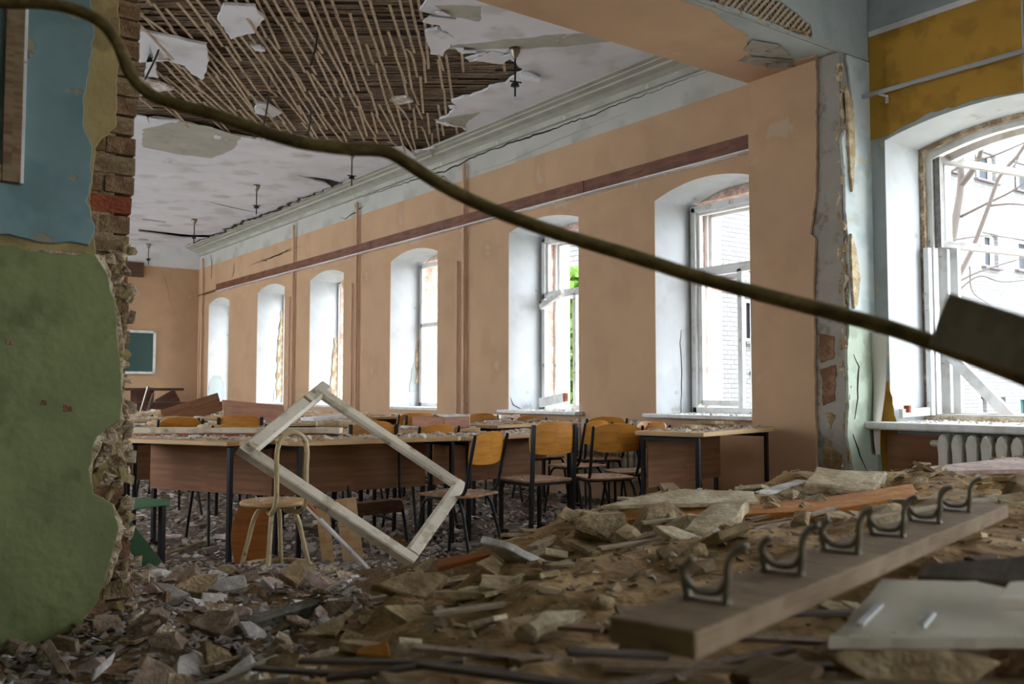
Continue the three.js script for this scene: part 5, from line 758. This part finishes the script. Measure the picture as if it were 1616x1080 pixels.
plate3('white_edge_strip', PL.stripW, 0.012, M.chalk, 'thin white strip rising along the crest of the heap to the big slab', 'strip', { amp: 0.002 });
plate3('plaster_slab', PL.slabTop, 0.05, M.tanPale, 'big pale plaster slab on top of the heap in front of the pier base', 'plaster slab', { amp: 0.015, step: 0.05, bevel: 0.008 });
plate3('pink_board', PL.pinkB, 0.02, M.pinkish, 'pinkish board with a blue patch lying on the heap below the radiator', 'board', { amp: 0.003 });
plate3('tilted_slab', PL.tileP, 0.045, M.tanPale, 'pale slab tilted up in the middle of the heap before the orange-faced slab', 'plaster slab', { amp: 0.01, bevel: 0.008 });
plate3('white_wedge', PL.wedge, 0.025, M.chalk, 'white wedge of plaster with ragged top at the left edge of the heap', 'plaster piece', { amp: 0.01 });
plate3('rusty_board', PL.rust, 0.02, M.plyDark, 'rust-brown splintered board beside the foot of the white sash', 'board', { amp: 0.008 });
plate3('clay_slab', PL.slabM, 0.055, M.tanPale, 'smooth pale clay slab lying alone in the middle of the heap', 'clay slab', { amp: 0.008, bevel: 0.012 });
plate3('flat_slab', PL.slabL1, 0.045, M.tan, 'large flat ochre slab at the left rim of the heap', 'clay slab', { amp: 0.012, bevel: 0.006 });
plate3('flat_slab', PL.slabL2, 0.04, M.tanPale, 'long pale slab beside the large flat ochre one at the heap rim', 'clay slab', { amp: 0.01, bevel: 0.006 });
plate3('orange_chip', PL.orangeB, 0.012, M.orange, 'bright orange painted plaster chip near the bottom of the heap', 'plaster chip', { amp: 0.002 });
plate3('upright_chip', PL.paleB, 0.03, M.tanPale, 'pale upright chip beside the bright orange chip', 'plaster chip', { amp: 0.004 });
plate3('triangular_chip', PL.tri, 0.03, M.tanPale, 'pale triangular chip standing left of the heap above the white lath', 'plaster chip', { amp: 0.004 });
plate3('flat_tile', PL.slabF, 0.022, M.tan, 'flat brown slab just in front of the dark timber block', 'clay slab', { amp: 0.006 });
plate3('white_lath', PL.lathW, 0.014, M.sash, 'long white edged lath pointing up from the bottom of the rubble', 'lath', { amp: 0 });
plate3('white_shard', PL.shardA, 0.014, M.chalk, 'pale flat shard lying against the foot of the broken brick wall end', 'plaster shard', { amp: 0.004 });
plate3('white_shard', PL.shardB, 0.018, M.chalk, 'white crumpled shard in the opening, left of the stool feet', 'plaster shard', { amp: 0.012 });
plate3('white_shard', PL.shardC, 0.018, M.chalk, 'small white shard standing just right of the crumpled one', 'plaster shard', { amp: 0.004 });
plate3('tilted_sheet', PL.sheetP, 0.012, M.pinkish, 'pinkish sheet tilted against a chunk in front of the stool', 'plaster sheet', { amp: 0.005 });
plate3('backing_chunk', PL.sheetP2, 0.05, M.tan, 'ochre chunk propping the pinkish sheet in front of the stool', 'clay chunk', { amp: 0.01 });
plate3('brown_slab', PL.brownA, 0.018, M.grit, 'flat brown slab at the foot of the green wall', 'slab', { amp: 0.004 });
plate3('brown_strip', PL.stripA, 0.018, M.grit, 'narrow brown strip leaning on the flat slab at the foot of the green wall', 'strip', { amp: 0.003 });
plate3('white_sliver', PL.shardW, 0.008, M.chalk, 'pointed white sliver in the low rubble below the green wall', 'plaster shard', { amp: 0.002 });
plate3('brown_block', PL.blockB, 0.12, M.grit, 'rough brown block in the low rubble beside the white lath', 'block', { amp: 0.01, bevel: 0.01 });
plate3('clay_slab', PL.nearA, 0.06, M.tan, 'thick brown slab under the cream painted board at the very front', 'clay slab', { amp: 0.01, bevel: 0.01 });
plate3('clay_slab', PL.nearB, 0.05, M.oldWood, 'brown wedge between the coat rack and the cream painted board at the front', 'clay slab', { amp: 0.01, bevel: 0.008 });
plate3('clay_slab', PL.nearC, 0.05, M.brick[3], 'reddish brown block under the right end of the cream painted board', 'clay slab', { amp: 0.008, bevel: 0.008 });
plate3('rubble_slab', PL.thr1, 0.05, M.grit, 'brown slab tilted at the foot of the broken wall end', 'slab', { amp: 0.01 });
plate3('rubble_slab', PL.thr2, 0.05, M.grit, 'flat grey-brown slab in the middle of the rubble in the opening', 'slab', { amp: 0.012 });
plate3('rubble_slab', PL.thr3, 0.03, M.mortar, 'dark slab behind the flat grey-brown one in the opening', 'slab', { amp: 0.01 });
tag(mesh('timber_block', bar([D.beamG[0][0], D.beamG[0][1] - 0.03, D.beamG[0][2]], [D.beamG[1][0], D.beamG[1][1] - 0.03, D.beamG[1][2]], 0.1, 0.085, 0.008), M.concrete), 'dark grey squared timber block lying across the rubble in the opening', 'timber');
for (const [i, [a, d, s]] of [[0.33, 3.3, 0.13], [0.53, 3.35, 0.15]].entries()) { const [x, z] = at(a, d), m = tag(mesh('clay_boulder', lumpGeo(1, 0.55), M.tan), ['left one of two big rounded clay lumps on the heap', 'right one of two big rounded clay lumps on the heap'][i], 'clay lump'); m.position.set(x, heapTop(x, z) + 0.03, z); m.scale.setScalar(s); }
// splintered laths sticking out of the near heap
for (let i = 0; i < 34; i++) { const d = rr(1.15, 1.9), a = rr(-0.75, 0.7), [x, z] = at(a, d), y = heapTop(x, z) + 0.008, t = rr(-0.5, 0.35), L = rr(0.15, 0.4), dx = 0.806 * Math.cos(t) + 0.592 * Math.sin(t), dz = 0.592 * Math.cos(t) - 0.806 * Math.sin(t); tag(mesh('broken_lath', bar([x - dx * L / 2, y + rr(-0.01, 0.02), z - dz * L / 2], [x + dx * L / 2, y + rr(-0.01, 0.03), z + dz * L / 2], rr(0.018, 0.03), 0.008, 0.001), pick([M.oldWood, M.darkWood, M.lathDark])), 'splintered brown lath in the near edge of the heap', 'lath', 'splintered laths in the near heap'); }
for (let i = 0; i < 12; i++) { const d = rr(1.9, 3.4), a = rr(-0.4, 1.2), [x, z] = at(a, d), y = heapTop(x, z) + 0.012, t = rr(0.1, 0.7), L = rr(0.2, 0.5), dx = 0.806 * Math.cos(t) + 0.592 * Math.sin(t), dz = 0.592 * Math.cos(t) - 0.806 * Math.sin(t); tag(mesh('broken_lath', bar([x - dx * L / 2, y, z - dz * L / 2], [x + dx * L / 2, y + rr(0, 0.04), z + dz * L / 2], 0.025, 0.01, 0.001), pick([M.oldWood, M.lath])), 'brown lath lying across the middle of the heap', 'lath', 'laths across the middle of the heap'); }
{ // plank with coat hooks
  const p0 = new THREE.Vector3(...D.coat[0]), p1 = new THREE.Vector3(...D.coat[1]), dir = p1.clone().sub(p0), L = 1.42; dir.normalize();
  const t = thing('coat_rack', 'thick wooden coat rack plank with metal hooks lying across the heap', 'coat rack', p0.toArray()); const s = new THREE.Vector3(0, 1, 0).cross(dir).normalize(); t.quaternion.setFromRotationMatrix(new THREE.Matrix4().makeBasis(s, new THREE.Vector3(0, 1, 0), dir));
  mesh('plank', box(0.11, 0.03, L, 0, -0.015, L / 2, 0.004), M.oldWood, t);
  const flat = (pts, w) => { const c = new THREE.CatmullRomCurve3(pts.map((q) => new THREE.Vector3(...q))), sh = poly([[-0.0018, -w / 2], [0.0018, -w / 2], [0.0018, w / 2], [-0.0018, w / 2]]); return boxUV(new THREE.ExtrudeGeometry(sh, { steps: 26, extrudePath: c, bevelEnabled: false })); };
  for (let i = 0; i < 7; i++) {
    const z = 0.135 + i * 0.218; if (z > L - 0.05) break;
    const g = new THREE.Group(); g.name = 'coat_hook'; g.position.set(0.004, 0.001, z); g.scale.setScalar(0.82); t.add(g);
    // two bent prongs on a strap: a tall one and a short one, joined by a saddle
    mesh('tall_prong', tube([[-0.03, 0.003, 0], [-0.034, 0.03, 0], [-0.036, 0.06, 0], [-0.046, 0.078, 0.004], [-0.058, 0.084, 0.006]], 0.0058, 20), M.metal, g);
    mesh('short_prong', tube([[0.03, 0.003, 0], [0.036, 0.02, 0], [0.036, 0.042, 0], [0.03, 0.052, 0], [0.024, 0.056, 0]], 0.0058, 16), M.metal, g);
    mesh('saddle', [tube([[-0.034, 0.035, 0], [-0.02, 0.016, 0], [0, 0.011, 0], [0.02, 0.014, 0], [0.035, 0.03, 0]], 0.0052, 16), box(0.075, 0.004, 0.014, 0, 0.002, 0, 0.001)], M.metal, g);
  }
}
// cable hanging across the opening, and the dark plank end beside it
tag(mesh('hanging_cable', tube([[-1.2, 2.35, -3.2], [-0.5, 1.98, -2.5], ...D.cable.slice(1), [1.2, 0.9, -0.36], [1.15, 0.66, -0.25]], 0.0115, 260, 10), M.cable), 'thick olive brown cable sagging diagonally across the whole opening', 'cable');
{ const [a, b, c, d] = D.plank.map((p) => new THREE.Vector3(...p)); const e = c.clone().sub(b).normalize(), far = 0.42; plate3('dark_plank', [a.toArray(), b.toArray(), b.clone().addScaledVector(e, far).toArray(), a.clone().addScaledVector(e, far).toArray()], 0.016, M.dustyWood, 'dark plank end jutting up beside the cable before the arched window', 'plank', { amp: 0 }); }

// ---------- outdoors ----------
struct('ground', box(90, 0.4, 90, 50, -0.8, -15, 0), rubbleMat(0x8d8a7c, 0xaaa698, { seed: 70, size: 4 }));
{
  const dimmedWhiteBrick = surf((u, v) => { const r = Math.floor(v * 16), o = r % 2 ? 0.5 : 0, fx = (u * 8 + o) % 1, fy = (v * 16) % 1, j = fx < 0.04 || fy < 0.12 ? 1 : 0, k = hash(Math.floor((u * 8 + o) % 8), r, 3); return [0.42 - 0.11 * j - 0.05 * k, 0.42 - 0.11 * j - 0.05 * k, 0.42 - 0.11 * j - 0.05 * k, 1 - j]; }, { n: 256, size: 2, bump: 0.01, rough: 0.8 });  // white brick darkened to grey in its colour to offset overexposed daylight
  const Z = -16, holes = []; const s = poly([[14.5, -0.6], [46, -0.6], [46, 15], [14.5, 15]]);
  for (const [x0, y1, x1, y0] of D.wing) { s.holes.push(new THREE.Path([[x0, y0], [x1, y0], [x1, y1], [x0, y1]].map(([a, b]) => new THREE.Vector2(a, b)))); }
  const b = tag(mesh('brick_building', boxUV(extr(s, 0.5).translate(0, 0, Z - 0.5)), dimmedWhiteBrick), 'white brick building across the yard seen through the windows', 'building');
  mesh('building_body', box(31.4, 15.6, 9, 30.25, 7.2, Z - 5.1, 0), dimmedWhiteBrick, b);
  const dark = plain(0x0d0b14, 1), teal = plain(0x2a5050, 0.8);
  D.wing.forEach(([x0, y1, x1, y0], i) => {
    const w = x1 - x0, h = y1 - y0, cx = (x0 + x1) / 2, cy = (y0 + y1) / 2, f = mesh('window', [box(w, 0.09, 0.1, cx, y1 - 0.045, Z - 0.2, 0), box(w, 0.09, 0.1, cx, y0 + 0.045, Z - 0.2, 0), box(0.09, h, 0.1, x0 + 0.045, cy, Z - 0.2, 0), box(0.09, h, 0.1, x1 - 0.045, cy, Z - 0.2, 0), box(0.06, h, 0.08, cx - w * 0.12, cy, Z - 0.2, 0)], M.frameWhite, b);
    mesh('pane', box(w * 0.36, h, 0.02, x0 + w * 0.2, cy, Z - 0.24, 0), dark, f); mesh('curtain', box(w * 0.6, h, 0.02, x0 + w * 0.7, cy, Z - 0.3, 0), i > 9 ? dark : i > 5 ? teal : plain(0x363b40, 0.9), f);
    mesh('window_ledge', box(w + 0.2, 0.08, 0.2, cx, y0 - 0.04, Z + 0.05, 0), plain(0x4a4444, 0.8), b);
  });
}
{
  const bark = plain(0x4f4a46, 0.9), t = tag(mesh('bare_tree', D.branches.map(([p, r]) => { const c = new THREE.CatmullRomCurve3(p.map((q) => new THREE.Vector3(...q))); const g = new THREE.TubeGeometry(c, 24, r, 7, false), a = g.attributes.position, n = 8; for (let i = 0; i < a.count; i++) { const k = Math.floor(i / n) / 24, v = c.getPointAt(Math.min(1, k)), w = lerp(1, 0.45, k); a.setXYZ(i, v.x + (a.getX(i) - v.x) * w, v.y + (a.getY(i) - v.y) * w, v.z + (a.getZ(i) - v.z) * w); } return boxUV(g); }), bark), 'bare pale tree standing outside the arched window', 'tree');
  mesh('trunk_foot', [rod([12.56, 0.9, -6.94], [12.5, -0.7, -7.0], 0.1), rod([11.12, 0.82, -6.13], [11.0, -0.7, -6.2], 0.05)], bark, t);
}
{ // leafy tree beyond the second window
  const q = [], n = 2600, leaf = new THREE.PlaneGeometry(0.2, 0.14); const t = thing('leafy_tree', 'light green leafy tree outside the second window', 'tree', [12.2, -0.6, -14.2]);
  const m = new THREE.InstancedMesh(leaf, new THREE.MeshPhysicalMaterial({ color: 0x6f9a3c, roughness: 0.8, side: THREE.DoubleSide, transmission: 0.3, thickness: 0 }), n), o = new THREE.Object3D();
  for (let i = 0; i < n; i++) { const a = rr(0, 6.28), h = R(), r = 0.9 * Math.sqrt(R()) * (0.35 + Math.sin(h * 3.0)); o.position.set(Math.cos(a) * r, 0.9 + h * 3.2, Math.sin(a) * r); o.rotation.set(rr(0, 6), rr(0, 6), rr(0, 6)); o.updateMatrix(); m.setMatrixAt(i, o.matrix); }
  m.name = 'foliage'; m.castShadow = m.receiveShadow = true; t.add(stuff(m)); mesh('trunk', rod([0, 0, 0], [0.1, 3, 0], 0.08), M.darkWood, t);
}
renderer.render(scene, camera);
